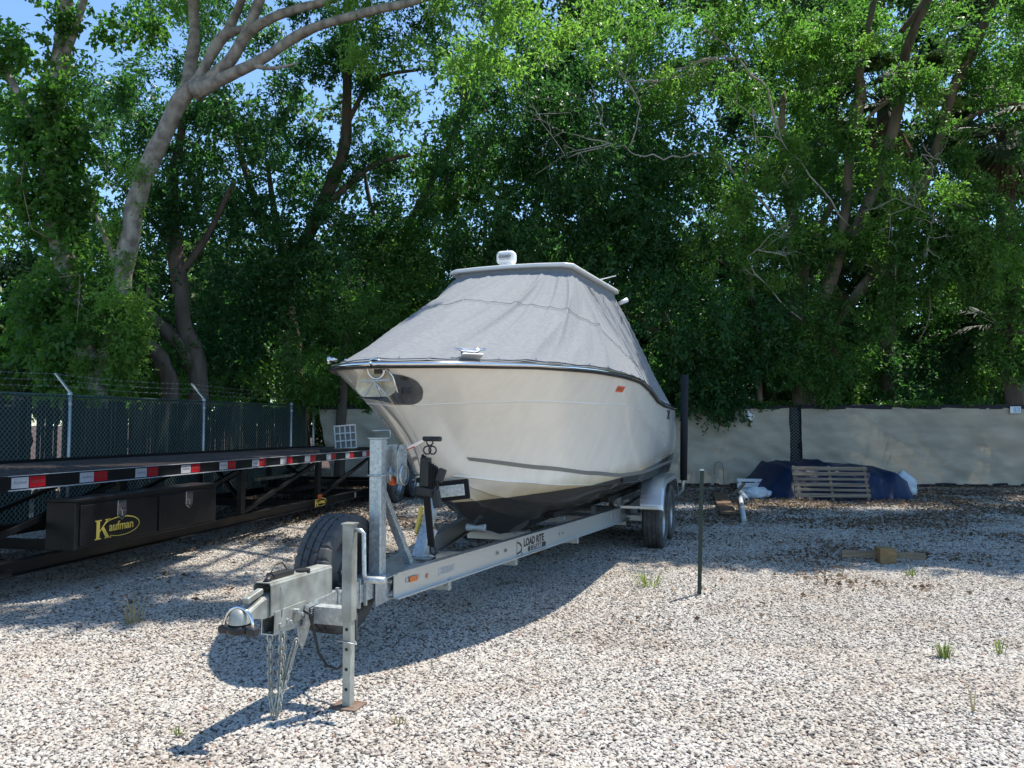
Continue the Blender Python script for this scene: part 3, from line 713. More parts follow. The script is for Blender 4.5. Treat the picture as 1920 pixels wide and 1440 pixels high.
def wheel(par, c, axis, r=.345, w=.215, rimm='rimgrey', name='wheel', tread=True, n=96):
    """tyre with grooves and blocks, rim with lug nuts; axis points to the outer side"""
    c = Vector(c); ax = Vector(axis).normalized(); h = w / 2
    g = .010
    prof = [(-h * .70, r * .66), (-h * .92, r * .72), (-h * 1.02, r * .80), (-h * .98, r * .90), (-h * .88, r * .965), (-h * .78, r * .99)]
    ribs = [-.78, -.46, -.44, -.36, -.34, -.04, .0, .0, .04, .34, .36, .44, .46, .78]
    prof += [(-h * .46, r), (-h * .455, r - g), (-h * .38, r - g), (-h * .375, r), (-h * .06, r), (-h * .055, r - g), (h * .055, r - g), (h * .06, r), (h * .375, r), (h * .38, r - g), (h * .455, r - g), (h * .46, r)]
    prof += [(h * .78, r * .99), (h * .88, r * .965), (h * .98, r * .90), (h * 1.02, r * .80), (h * .92, r * .72), (h * .70, r * .66)]
    def mod(i, j, q):
        k = {4: 0, 5: 0, 6: 0, 9: 3, 10: 3, 13: 1, 14: 1, 17: 4, 18: 4, 19: 4}.get(j)
        if tread and k is not None:
            if (i + k) % (6 if n > 100 else 4) == 0: return q - (.009 if n > 100 else .004)
        return q
    mb = MB().lathe(prof, c, ax, n, smooth=False, mod=mod)
    ty = part(mb, name, M['rubber'], par)
    rp = [(-h * .7, r * .66), (-h * .72, r * .70), (-h * .6, r * .69), (-h * .5, r * .60), (h * .4, r * .59), (h * .62, r * .62), (h * .72, r * .69), (h * .78, r * .69), (h * .74, r * .65), (h * .55, r * .58), (h * .15, r * .55), (h * .18, r * .40), (h * .40, r * .30), (h * .42, r * .2), (h * .34, r * .16), (h * .5, r * .13), (h * .72, r * .12), (h * .76, r * .06), (h * .76, .001)]
    part(MB().lathe(rp, c, ax, 40), 'rim', M[rimm], ty)
    u = ax.orthogonal().normalized(); v = ax.cross(u)
    for k in range(6):
        a = k * math.pi / 3; p = c + (u * math.cos(a) + v * math.sin(a)) * r * .24 + ax * h * .40
        part(MB().tube([p, p + ax * .022], .011, 6, smooth=False), 'lug_nut', M['chrome'], ty)
    mb = MB()
    for k in range(8):
        a = (k + .5) * math.pi / 4; p = c + (u * math.cos(a) + v * math.sin(a)) * r * .475 + ax * (h * .178)
        mb.tube([p, p + ax * .006], .022, 10, smooth=False)
    part(mb, 'rim_holes', M['black'], ty)
    return ty
wheel(kt, (8.25, -.30, .38), (0, -1, 0), .37, .24, 'rimgrey', tread=False, n=48); wheel(kt, (9.25, -.30, .38), (0, -1, 0), .37, .24, 'rimgrey', tread=False, n=48)
kb(MB().beam((8.25, -.2, .38), (8.25, KW + .2, .38), .1, .1), 'axle'); kb(MB().beam((9.25, -.2, .38), (9.25, KW + .2, .38), .1, .1), 'axle')
# mudguard and dark ramp stack behind the wheels
mb = MB(); mb.box((10.0, -.25, .62), (.9, .5, .7)); kb(mb, 'ramp_box', bevel=.02)
# clear organiser box lying on the deck
ob = thing('organiser_box', 'clear plastic compartment box propped up on the far end of the black trailer deck', 'box', (7.6, .3, 1.0), KF)
ux, uy, uz = Vector((.35, -.93, .08)).normalized(), Vector((-.12, .1, .98)).normalized(), None
uz = ux.cross(uy).normalized(); uy = uz.cross(ux); oX = basis((7.55, .52, 1.03), ux, uy, uz)
mb = MB(); Wb, Hb = .36, .40
mb.box((Wb / 2, Hb / 2, -.02), (Wb, Hb, .01), X=oX)
part(mb, 'tray_base', M['stripe'], ob)
cm = []
for i in range(5): part(MB().box((Wb * i / 4, Hb / 2, 0), (.022, Hb + .02, .04), X=oX), 'divider', M['plasticbox'], ob)
for j in range(4): part(MB().box((Wb / 2, Hb * j / 3, .002), (Wb + .02, .022, .042), X=oX), 'divider', M['plasticbox'], ob)
lp = single(MB().box((7.6, .35, 1.02), (1.4, .36, .05), X=KF), 'ramp_plank', M['blackpaint'], 'flat black ramp lying on the trailer deck beside the winch post', 'ramp', bevel=.008)

# ---------------------------------------------------------------- the boat trailer frame: x = port, y = aft, z = up
PHI = R(18); TF = Matrix.Translation((-1.26, 3.6, 0)) @ Matrix.Rotation(-PHI, 4, 'Z')
bt = thing('boat_trailer', 'aluminium and galvanised boat trailer with spare wheel and winch post', 'trailer', (0, 4, 0), TF)
def tp(mb, name, m='galv', **k): return part(mb, name, M[m] if isinstance(m, str) else m, bt, **k)
# tongue tube, open at the front
mb = MB(); zb0, zb1 = .415, .37
def tub(y0, y1, za, zb, w, h, th=.005):
    m_ = MB()
    for dx, dz, ww, hh in ((-w / 2 + th / 2, 0, th, h), (w / 2 - th / 2, 0, th, h), (0, -h / 2 + th / 2, w - 2 * th, th), (0, h / 2 - th / 2, w - 2 * th, th)):
        m_.beam((dx, y0, za + h / 2 + dz), (dx, y1, zb + h / 2 + dz), ww, hh)
    return m_
tp(tub(.22, 1.6, zb0, zb1, .078, .104), 'tongue')
tp(MB().box((0, .32, .466), (.068, .004, .094)), 'tongue_inner_sheet', 'black')  # black sheet across the inside of the open tongue tube
# actuator (surge brake) body, a cover over the tongue
mb = MB(); sec = [(-.05, .47), (-.05, .655), (-.042, .668), (.042, .668), (.05, .655), (.05, .47)]
vs = []; 
for y, dz in ((.17, .01), (.72, 0)):
    for x, z in sec: vs.append((x, y, z + dz + (.04 if z < .5 else 0)))
    for x, z in reversed(sec): vs.append((x * .92, y, z + dz - .004 + (.04 if z < .5 else 0)))
k = 12; mb.add(vs, [(i, (i + 1) % k, k + (i + 1) % k, k + i) for i in range(k)] + [(0, 1, 10, 11), (1, 2, 9, 10), (2, 3, 8, 9), (3, 4, 7, 8), (4, 5, 6, 7)] + [(12, 23, 22, 13), (13, 22, 21, 14), (14, 21, 20, 15), (15, 20, 19, 16), (16, 19, 18, 17)])
tp(mb, 'brake_actuator', 'galvdull', bevel=.003)
tp(MB().box((.0525, .33, .49), (.004, .26, .09)), 'actuator_plate', 'galvdull', bevel=.002)
tp(MB().prism([(.44, .40), (.78, .385), (.80, .46), (.76, .52), (.44, .51)], .004, basis((.0505, 0, 0), (0, 1, 0), (0, 0, 1), (1, 0, 0))), 'side_plate', 'galv')
tp(MB().box((.0558, .53, .462), (.002, .075, .055)), 'data_plate', 'darklabel')
for i in range(4): tp(MB().box((.0572, .53, .481 - i * .012), (.001, .055 - .01 * (i % 2), .005)), 'plate_line', 'label')
mb = MB().tube([(.0558, .62, .462), (.0575, .62, .462)], .021, 20, smooth=False); tp(mb, 'round_sticker', mat('round sticker', (.75, .62, .68), .5, 0, (.35, .2, .5), 45, 1.))
for y, z in ((.24, .462), (.30, .47), (.36, .503), (.43, .47), (.33, .455)):
    tp(MB().tube([(.05, y, z), (.062 if y != .36 else .085, y, z)], .011 if y != .36 else .014, 8, smooth=False), 'bolt', 'galv')
tp(MB().tube([(.01, .50, .665), (.01, .50, .684)], .038, 12, smooth=False), 'filler_cap', 'blackplastic')
tp(MB().box((-.01, .33, .690), (.05, .18, .028), (R(-3), 0, 0)), 'rubber_latch', 'blackplastic', bevel=.008)
tp(MB().tube([(-.004, .235, .69), (.004, .19, .67)], .018, 10), 'latch_knob', 'blackplastic')
tp(MB().tube([(-.02, .40, .70), (-.03, .37, .74), (-.01, .28, .74), (.0, .22, .70)], .003, 6), 'release_cord', 'blackplastic')
# coupler: neck from the actuator to the ball socket
mb = MB(); ring = []
for y, w_, z0_, z1_ in ((.20, .040, .515, .625), (.13, .040, .515, .615), (.07, .032, .53, .588), (.03, .034, .53, .577), (.0, .03, .53, .57)):
    ring.append([(-w_, y, z0_), (-w_, y, z1_ - .012), (-w_ * .75, y, z1_), (w_ * .75, y, z1_), (w_, y, z1_ - .012), (w_, y, z0_)])
mb.grid(ring, smooth=False); tp(mb, 'coupler_neck', 'galvdull', bevel=.002, solid=.004)
tp(MB().lathe([(0, .047), (.022, .047), (.045, .041), (.062, .028), (.070, .012), (.072, .001)], (0, 0, .525), ZA, 28), 'ball_socket', 'galvdull')
tp(MB().box((0, .10, .628), (.034, .12, .03), (R(12), 0, 0)), 'coupler_latch', 'galvdull', bevel=.006)
# black lock bar under the ball with a chrome shackle
mb = MB(); mb.lathe([(-.030, .03), (-.028, .055), (0, .058), (.008, .05)], (0, 0, .51), ZA, 24)
mb.box((-.075, -.005, .495), (.05, .045, .036)); mb.box((.075, -.005, .495), (.05, .045, .036)); tp(mb, 'coupler_lock', 'blackplastic', bevel=.008)
pts = [(.078 * math.cos(R(a)), -.005, .51 + .088 * math.sin(R(a))) for a in range(0, 181, 12)]; pts = [(.078, -.005, .48)] + pts + [(-.078, -.005, .48)]
tp(MB().tube(pts, .0075, 8), 'lock_shackle', 'chrome')
# safety chains
def chain(p0, p1, p2, name='safety_chain'):
    p0, p1, p2 = map(Vector, (p0, p1, p2)); mb = MB(); N = 15
    for i in range(N):
        f = (i + .5) / N; p = p0.lerp(p1, f * 1.5) if f < .67 else p1.lerp(p2, (f - .67) * 3)
        d = (p1 - p0).normalized() if f < .67 else (p2 - p1).normalized()
        a = d.orthogonal().normalized(); b = d.cross(a)
        if i % 2: a, b = b, a
        pts = []
        for k in range(13):
            q = 2 * math.pi * k / 12; pts.append(p + d * (.026 * math.cos(q)) + a * (.0125 * math.sin(q)))
        mb.tube(pts, .0042, 6, cap=False)
    return tp(mb, name, 'galvdull')
chain((-.01, .25, .41), (0, .25, .12), (.02, .25, .02)); chain((.045, .27, .41), (.04, .26, .12), (.03, .25, .02)); chain((.03, .31, .40), (.03, .29, .14), (.03, .27, .04)); chain((.07, .35, .35), (.055, .32, .24), (.045, .28, .13))
mb = MB().prism([(0, 0), (.12, 0), (.10, -.05), (.045, -.13), (.015, -.08)], .006, basis((.03, .42, .41), (0, 1, 0), (0, 0, 1), (1, 0, 0))); tp(mb, 'chain_bracket', 'galv')
# chrome cord loop and brake hose
tp(MB().tube([(.055, .44, .49), (.075, .47, .46), (.09, .49, .36), (.11, .50, .26), (.16, .50, .20), (.22, .50, .19), (.26, .52, .22), (.28, .58, .30), (.24, .66, .42), (.16, .72, .52), (.06, .80, .53)], .0075, 8), 'brake_hose', 'blackplastic')
tp(MB().tube([(.03, .23, .67), (.055, .25, .64), (.06, .26, .58), (.056, .25, .50)], .0025, 6), 'breakaway_cable', 'galv')
# jack: square drop leg on the port side
jx, jy = .285, .50
tp(tub(0, .49, 0, 0, .07, .07).__class__().box((jx, jy, .685), (.057, .057, .49)), 'jack_tube', 'galvdull', bevel=.004)
tp(MB().box((jx, jy, .932), (.066, .066, .008)), 'jack_cap', 'galvdull')
jl = tp(MB().box((jx, jy, .225), (.045, .045, .44)), 'jack_leg', 'galvdull', bevel=.003)
for z in (.40, .30, .20, .10):
    part(MB().tube([(jx + .0285 * 0, jy - .0220, z), (jx, jy - .0240, z)], .009, 10, smooth=False), 'pin_hole', M['black'], jl)
tp(MB().box((jx, jy, .012), (.15, .13, .012)), 'jack_foot', 'rust', bevel=.002)
part(MB().tube([(jx - .06, jy - .02, .34), (jx + .05, jy - .04, .335), (jx + .055, jy - .02, .33), (jx + .03, jy + .01, .335)], .004, 6), 'hitch_pin', M['galv'], jl)
tp(MB().tube([(jx + .03, jy, .90), (jx + .065, jy, .90), (jx + .08, jy, .885), (jx + .085, jy, .68), (jx + .095, jy, .655)], .011, 8), 'jack_crank', 'galv')
tp(MB().tube([(jx + .09, jy, .652), (jx + .20, jy + .01, .652)], .018, 12), 'crank_handle', 'galv')
# jack bracket across to the tongue and clamp plates
tp(MB().box((.16, .56, .445), (.20, .07, .09)), 'jack_bracket', 'galv', bevel=.003)
for y in (.78, .86, 1.02, 1.10): tp(MB().box((.05, y, .45), (.022, .012, .17)), 'clamp_flange', 'galv', bevel=.002)
tp(MB().box((.058, .94, .45), (.006, .12, .15)), 'clamp_plate', 'galv', bevel=.002)
# spare wheel and its bracket
wheel(bt, (-.165, 1.16, .535), (1, 0, 0), .358, .225, 'rimdark', 'spare_tyre', n=180)
tp(MB().beam((-.17, 1.16, .535), (0, 1.16, .46), .05, .05), 'spare_bracket', 'galv')
# winch post, cap, brace
wp = tp(MB().box((0, 1.34, .925), (.082, .082, .85)), 'winch_post', 'galv', bevel=.006)
part(MB().box((.0, 1.345, 1.353), (.10, .11, .008)), 'post_cap', M['galv'], wp, bevel=.002)
part(MB().tube([(-.05, 1.30, 1.12), (.052, 1.29, 1.12), (.056, 1.40, 1.13)], .006, 8), 'u_bolt', M['galv'], wp)
part(MB().tube([(-.048, 1.35, 1.40), (.03, 1.40, 1.405), (.045, 1.41, 1.40), (.048, 1.41, 1.36)], .004, 6), 'wire_bail', M['galv'], wp)
tp(MB().beam((.0, 1.385, 1.02), (.03, 1.74, .50), .05, .045, (0, 1, 0)), 'post_brace', 'galv', bevel=.003)
tp(MB().box((0, 1.52, .498), (.22, .5, .008)), 'gusset_plate', 'galv', bevel=.002)
tp(MB().prism([(1.22, .33), (1.42, .33), (1.42, .49), (1.22, .50)], .008, basis((.048, 0, 0), (0, 1, 0), (0, 0, 1), (1, 0, 0))), 'side_gusset', 'galv', bevel=.002)
tp(MB().box((.0, 1.26, .50), (.14, .16, .012)), 'post_base', 'galv', bevel=.003)
for z in (.37, .45): tp(MB().tube([(.056, 1.39, z), (.075, 1.39, z)], .012, 6, smooth=False), 'bolt', 'galv')
# winch
wn = tp(MB().box((.012, 1.415, 1.22), (.05, .07, .18)), 'winch_bracket', 'galv', bevel=.004)
for x in (.03, .10): part(MB().prism([(1.40, 1.07), (1.46, 1.05), (1.52, 1.08), (1.54, 1.16), (1.54, 1.31), (1.43, 1.31), (1.40, 1.25)], .004, basis((x, 0, 0), (0, 1, 0), (0, 0, 1), (1, 0, 0))), 'winch_plate', M['galv'], wn, bevel=.001)
part(MB().lathe([(0, .075), (.01, .075), (.01, .03), (.05, .03), (.05, .075), (.06, .075)], (.036, 1.49, 1.12), (1, 0, 0), 24), 'winch_drum', M['galv'], wn)
part(MB().lathe([(0, .068), (.006, .070), (.012, .062)], (.107, 1.485, 1.115), (1, 0, 0), 24), 'winch_gear', M['galv'], wn)
part(MB().box((.045, 1.455, 1.075), (.03, .05, .05)), 'strap_roll', M['sticker_o'], wn, bevel=.004)
for y, z in ((1.45, 1.27), (1.47, 1.20), (1.50, 1.25)): part(MB().tube([(.104, y, z), (.118, y, z)], .009, 6, smooth=False), 'bolt', M['galv'], wn)
part(MB().beam((.125, 1.50, 1.285), (.215, 1.60, 1.345), .008, .022), 'winch_crank', M['chrome'], wn, bevel=.002)
part(MB().beam((.123, 1.495, 1.275), (.21, 1.595, 1.333), .006, .006), 'crank_edge', M['red'], wn)
part(MB().tube([(.20, 1.59, 1.346), (.33, 1.565, 1.346)], .017, 12), 'winch_handle', M['blackplastic'], wn)
tp(MB().beam((.06, 1.50, 1.10), (.02, 2.18, 1.08), .05, .004), 'winch_strap', 'web')
# bow stop
BS0, BS1 = Vector((0, 1.97, .50)), Vector((0, 2.24, .945))
tp(MB().beam(BS0, BS1, .072, .072, (0, 1, .4)), 'bow_stop_post', 'galv', bevel=.005)
tp(MB().beam(BS0 - (BS1 - BS0) * .02, BS0.lerp(BS1, .42), .084, .084, (0, 1, .4)), 'bow_stop_sleeve', 'galv', bevel=.004)
tp(MB().box((0, 1.97, .505), (.17, .12, .012)), 'bow_stop_base', 'galv', bevel=.002)
tp(MB().tube([(-.09, 1.93, .52), (.12, 1.95, .52)], .009, 8), 'base_bolt', 'galv')
tp(MB().beam((-.052, 2.02, .66), (-.052, 2.11, .84), .012, .05, (0, 1, .4)), 'yellow_sticker', 'yellow')
for s in (1, -1):
    a = Vector((s * .02, 2.26, .935)); b = Vector((s * .195, 2.33, .955))
    tp(MB().beam(a, b, .006, .085), 'pad_plate', 'galv', bevel=.002)
    q = Vector((-s * .012, .03, 0))
    mb = MB(); mb.beam(a + q - (b - a) * .1, b + q + (b - a) * .20, .036, .15); tp(mb, 'bow_pad', 'carpet', bevel=.012)
    for f in (.35, .9):
        for dz in (-.022, .022): tp(MB().tube([a.lerp(b, f) + Vector((0, -.003, dz)), a.lerp(b, f) + Vector((s * .002, -.012, dz))], .007, 6, smooth=False), 'bolt', 'galv')
# frame rails (I beams)
def rail(s):
    path = [Vector((s * .085, 1.40, 0)), Vector((s * .74, 5.36, 0)), Vector((s * .79, 5.55, 0)), Vector((s * .80, 5.75, 0)), Vector((s * .80, 8.4, 0))]
    mb = MB()
    for i in range(4):
        a, b = path[i], path[i + 1]
        for z, wd, ht in ((.4225, .006, .155), (.501, .06, .008), (.344, .075, .008)):
            mb.beam(a + ZA * z, b + ZA * z, wd, ht)
    return tp(mb, 'side_rail', 'alu')
rail(1); rail(-1)
rd = Vector((.655, 3.96, 0)).normalized(); rn = Vector((rd.y, -rd.x, 0)); ro = Vector((.085, 1.40, .4225)) + rn * .0035
def RX(t, z, h=0.): return basis(ro + rd * t + ZA * z + rn * h, rd, ZA, rn)
def disc(t, z, r, m, h=.004, n=16, name='bolt', flat=1.): tp(MB().prism([(r * math.cos(a * 2 * math.pi / n), flat * r * math.sin(a * 2 * math.pi / n)) for a in range(n)], h, RX(t, z)), name, m)
tp(MB().prism([(-.045, -.018), (.045, -.018), (.045, .018), (-.045, .018)], .014, RX(.20, .012)), 'side_marker', 'orange', bevel=.005)
for t in (.135, .265): disc(t, .012, .016, 'galv')
disc(.37, .0, .012, 'orange'); disc(.37, .0, .017, 'rimgrey', .002, name='reflector_ring')
tp(MB().prism([(-.11, -.028), (.11, -.028), (.11, .028), (-.11, .028)], .0008, RX(.62, .0)), 'capacity_label', 'label')
for i in range(4): tp(MB().box((0, 0, 0), (.17 - .03 * (i % 2), .004, .0006), X=RX(.62, .016 - .011 * i, .0014)), 'label_line', 'stripe')
for t in (1.36, 1.50): disc(t, .005, .016, 'galvdull', .008); disc(t, .005, .007, 'rimdark', .011, name='bolt_hole')
for tt in (2.60, 4.05):
    tp(MB().prism([(-.075, -.045), (.075, -.045), (.075, .045), (-.075, .045)], .003, RX(tt, .0)), 'rail_plate', 'alu', bevel=.001)
    for q in (-.04, .04): disc(tt + q, .0, .011, 'galvdull', .010)
for t in (4.55 - .65, 4.62 - .65): pass
X0 = RX(1.72, 0)
text('LOAD RITE', .088, RX(1.83, -.012), M['black'], 'lettering', bt, .0006, .0035, .92)
tp(MB().prism([(.0, -.022), (.34, -.022), (.355, .0), (.34, .022), (0, .022), (-.014, 0)], .0008, RX(1.92, -.045)), 'logo_band', 'black')
text('5 STARR', .050, RX(1.94, -.063, .0008), M['label'], 'lettering', bt, .0006, .001, 1.35, .2)
mb = MB(); X = RX(1.70, -.01)
mb.add([X @ Vector(p) for p in ((0, -.065, .001), (.006, -.065, .001), (.006, .065, .001), (0, .065, .001))], [(0, 1, 2, 3)])
cv = [(.0, .05), (.05, .035), (.085, .012), (.098, -.012), (.07, -.035), (.0, -.047)]
for i in range(5):
    a, b = Vector((*cv[i], .001)), Vector((*cv[i + 1], .001)); w_ = Vector((0, .011 if i in (1, 2, 3) else .006, 0))
    mb.add([X @ (a - w_), X @ (b - w_), X @ (b + w_), X @ (a + w_)], [(0, 1, 2, 3)])
mb.add([X @ Vector(p) for p in ((.07, -.03, .0015), (.08, -.03, .0015), (.105, -.065, .0015), (.094, -.065, .0015))], [(0, 1, 2, 3)])
tp(mb, 'logo', 'black', solid=.0006)
# cross members, bunks, rollers
for y, hw in ((2.05, .20), (3.1, .36), (4.4, .58), (5.9, .80), (7.0, .80), (8.3, .80)):
    mb = MB(); mb.beam((-hw, y, .315), (hw, y, .315), .05, .09) if y < 8.3 else mb.beam((-hw, y, .40), (hw, y, .40), .08, .12)
    tp(mb, 'cross_member', 'alu' if y > 2.1 else 'galv', bevel=.003)
def bot(x, y):   # underside of the hull
    return keel_z(y) + (chine_z(y) - keel_z(y)) * min(1, abs(x) / max(.05, chine_b(y)))
def lerp_tab(tab, v):
    if v <= tab[0][0]: return tab[0][1]
    for (a, x), (b, y) in zip(tab, tab[1:]):
        if v <= b: f = (v - a) / (b - a); f = f * f * (3 - 2 * f) * .35 + f * .65; return x + (y - x) * f
    return tab[-1][1]
KEEL = [(2.28, 1.05), (2.42, .945), (2.57, .835), (2.80, .71), (3.08, .60), (3.40, .50), (3.74, .425), (4.2, .385), (5, .37), (7.62, .37)]
def keel_z(s): return lerp_tab(KEEL, s)
def chine_z(s): return lerp_tab([(2.28, 1.06), (2.8, .985), (3.4, .92), (4.05, .875), (5.2, .84), (7.62, .80)], s)
def chine_b(s):
    a = max(0, s - 2.28); r = max(0, 1 - a / 3.7); return 1.10 * (1 - r ** 2.0) ** .72
GZ = [(1.25, 1.825), (1.65, 1.842), (2.2, 1.862), (2.9, 1.872), (3.5, 1.866), (4.17, 1.85), (4.74, 1.80), (5.1, 1.745), (5.45, 1.695), (6.0, 1.665), (6.6, 1.66), (7.62, 1.655)]
def gun_z(s): return lerp_tab(GZ, s)
def gun_b(s):
    a = max(0, s - 1.25); r = max(0, 1 - a / 3.2); v = 1.235 * (1 - r ** 2.2) ** .64
    return v - (.05 * ((s - 5.5) / 2.1) ** 2 if s > 5.5 else 0)
for s in (1, -1):
    for x in (.42, .72):
        tp(MB().beam((s * x, 5.0 if x > .5 else 3.9, bot(x, 5.0 if x > .5 else 3.9) - .055), (s * x, 7.5, bot(x, 7.5) - .055), .09, .05), 'bunk', 'carpet')
        for y in ((4.4, 5.9, 7.0) if x < .5 else (5.9, 7.0)):
            tp(MB().box((s * x, y, (bot(x, y) + .27) / 2), (.05, .05, max(.05, bot(x, y) - .08 - .33))), 'bunk_bracket', 'galv')
for y in (3.1, 4.4): tp(MB().lathe([(-.09, .02), (-.08, .035), (0, .018), (.08, .035), (.09, .02)], (0, y, keel_z(y) - .03), (1, 0, 0), 12), 'keel_roller', 'pvc')
# axles, wheels, fenders
for s in (1, -1):
    for y in (6.0, 6.78):
        wheel(bt, (s * 1.12, y, .345), (s, 0, 0), .345, .225, 'rimgrey', n=96 if s > 0 else 48)
    prof = [(5.99 - .43 * math.cos(R(a)), .47 + .345 * math.sin(R(a))) for a in range(4, 91, 9)] + [(6.79 + .43 * math.sin(R(a)), .47 + .345 * math.cos(R(a))) for a in range(0, 88, 9)]
    mb = MB(); rows = []
    for y, z in prof: rows.append([(s * 1.01, y, z), (s * 1.24, y, z), (s * 1.262, y, z - .012), (s * 1.264, y + (.03 if y < 6 else -.03) * (1 if z < .8 else 0), z - .06)])
    mb.grid(rows, smooth=False); fd = tp(mb, 'fender', 'diamond', bevel=.004, solid=.004)
    for y in (5.55, 7.23):
        part(MB().box((s * 1.0, y, .515), (.42, .025, .03)), 'fender_bracket', M['alu'], fd, bevel=.002)
        for x in (.95, 1.15): part(MB().tube([(s * x, y - .012, .515), (s * x, y - .02, .515)], .008, 8, smooth=False), 'bolt', M['galv'], fd)
    tp(MB().beam((s * .8, 6.43, .36), (s * .8, 6.44, .36), .1, .1), 'spring_hanger', 'galv')
for y in (6.0, 6.78): tp(MB().beam((-1.05, y, .345), (1.05, y, .345), .06, .06), 'axle', 'galv')
# guide post with foam sleeve at the stern, port side
for s in (1, -1):
    tp(MB().tube([(s * .8, 7.9, .42), (s * 1.16, 7.9, .44), (s * 1.25, 7.9, .52), (s * 1.265, 7.88, .78)], .021, 10), 'guide_arm', 'galv')
    tp(MB().tube([(s * 1.265, 7.88, .66), (s * 1.30, 7.86, 2.12)], [.050, .054], 14), 'guide_post_sleeve', 'foam')
# ratchet strap hanging from the winch handle
rs = thing('ratchet_strap', 'bundled black ratchet strap hanging from the winch handle beside the bow', 'strap', (.25, 1.6, .55), TF)
hx, hy = .245, 1.585
def ringp(c, r, ax1, ax2, n=14, a0=0, a1=360): return [Vector(c) + Vector(ax1) * r * math.cos(R(a0 + (a1 - a0) * i / n)) + Vector(ax2) * r * math.sin(R(a0 + (a1 - a0) * i / n)) for i in range(n + 1)]
part(MB().tube(ringp((hx, hy, 1.325), .022, (1, 0, 0), (0, 0, 1)), .005, 6).tube(ringp((hx - .018, hy, 1.272), .026, (1, 0, 0), (0, 0, 1)), .005, 6).tube(ringp((hx + .02, hy, 1.272), .026, (1, 0, 0), (0, 0, 1)), .005, 6), 'snap_hook', M['blackplastic'], rs)
mb = MB()
for i in range(9):
    x = hx - .05 + .012 * i; mb.beam((x, hy + .012 * math.sin(i), 1.245 - .010 * i), (x + random.uniform(-.008, .008), hy + .01, 1.02 + .02 * math.sin(i * 2.1)), .006, .035, (0, 1, 0))
part(mb, 'strap_bundle', M['web'], rs, bevel=.002)
part(MB().box((hx - .03, hy, 1.13), (.065, .05, .19), (0, R(2), 0)).box((hx + .075, hy + .01, 1.11), (.05, .04, .09), (0, R(20), 0)).box((hx - .02, hy, 1.0), (.14, .05, .06), (0, R(8), 0)).box((hx + .05, hy, .96), (.05, .05, .12), (0, R(-12), 0)), 'ratchet', M['blackplastic'], rs, bevel=.008)
part(MB().beam((hx - .02, hy, .97), (.13, 1.88, .60), .048, .012, (0, 1, 0)), 'strap', M['web'], rs)
part(MB().tube([(.13, 1.88, .61), (.11, 1.9, .585), (.11, 1.91, .55), (.13, 1.93, .53), (.15, 1.92, .55), (.15, 1.9, .585), (.13, 1.88, .61)], .006, 6), 'hook', M['blackplastic'], rs)
part(MB().beam((hx, hy + .06, 1.0), (.03, 2.2, .96), .03, .05), 'strap', M['web'], rs)
part(MB().box((.155, 1.83, .70), (.06, .003, .06), (R(-10), R(25), 0)), 'care_tag', M['whitepl'], rs)

# ---------------------------------------------------------------- boat
bo = thing('motor_boat', 'cream hulled centre console boat on its trailer under a grey cover', 'boat', (0, 4.5, .36), TF)
def g_of(t): return t * t * .55 + t * .45 if t < 1 else 1.
S0, S1 = 1.25, 7.62; C0 = 2.28
def gp(t, s=1):
    y = S0 + (S1 - S0) * (t ** 1.55); return Vector((s * gun_b(y), y, gun_z(y)))
def cp(t, s=1):
    y = C0 + (S1 - C0) * (t ** 1.35); return Vector((s * chine_b(y), y, chine_z(y)))
def kp(t):
    y = C0 + (S1 - C0) * (t ** 1.35); return Vector((0, y, keel_z(y)))
def topside(t, u, s=1, off=0.):
    c = cp(t, s); g_ = gp(t, s); p = c.lerp(g_, u)
    fl = .155 * (1 - t) ** 1.2 * min(1, t * 9) - .045 * t
    k = math.sin(math.pi * u ** .9)
    p.x -= s * fl * k
    p.y += .05 * (1 - t) ** 3 * math.sin(math.pi * u) * .3
    return p
def hull_n(t, u, s=1):
    e = .004; a = topside(min(1, t + e), u, s) - topside(max(0, t - e), u, s); b = topside(t, min(1, u + e), s) - topside(t, max(0, u - e), s)
    n = a.cross(b).normalized(); return n if n.x * s > 0 else -n
mb = MB(); NT = 110
for s in (1, -1):
    A = [[topside(i / NT, j / 26, s) for j in range(27)] for i in range(NT + 1)]
    B = []
    for i in range(NT + 1):
        t = i / NT; k, c = kp(t), cp(t, s); row = []
        for j in range(19):
            v = j / 18; p = k.lerp(c, v); sag = .035 * math.sin(math.pi * v) * min(1, t * 4)
            st = 0
            for q in (.38, .68):
                d = abs(v - q); st += max(0, 1 - d / .055) * .02 * min(1, t * 5)
            p.z -= sag * .5 + st; row.append(p)
        row[-1] = row[-1] + Vector((0, 0, 0)); B.append(row)
    if s < 0: A.reverse(); B.reverse()
    mb.grid(A); mb.grid(B)
    T = [topside(1, j / 26, s) for j in range(27)]; Bk = [kp(1).lerp(cp(1, s), j / 18) for j in range(19)]
    mb.add([Vector((0, S1, 1.0))] + T + Bk, [(0, 1 + j, 2 + j) for j in range(26)] + [(0, 28 + j, 29 + j) for j in range(18)])
hull = part(mb, 'hull', M['gel'], bo)
bm = bmesh.new(); bm.from_mesh(hull.data); bmesh.ops.remove_doubles(bm, verts=bm.verts, dist=.0008); bmesh.ops.recalc_face_normals(bm, faces=bm.faces)
for e in bm.edges:
    if len(e.link_faces) == 2 and e.calc_face_angle(0) > R(34): e.smooth = False
bm.to_mesh(hull.data); bm.free()
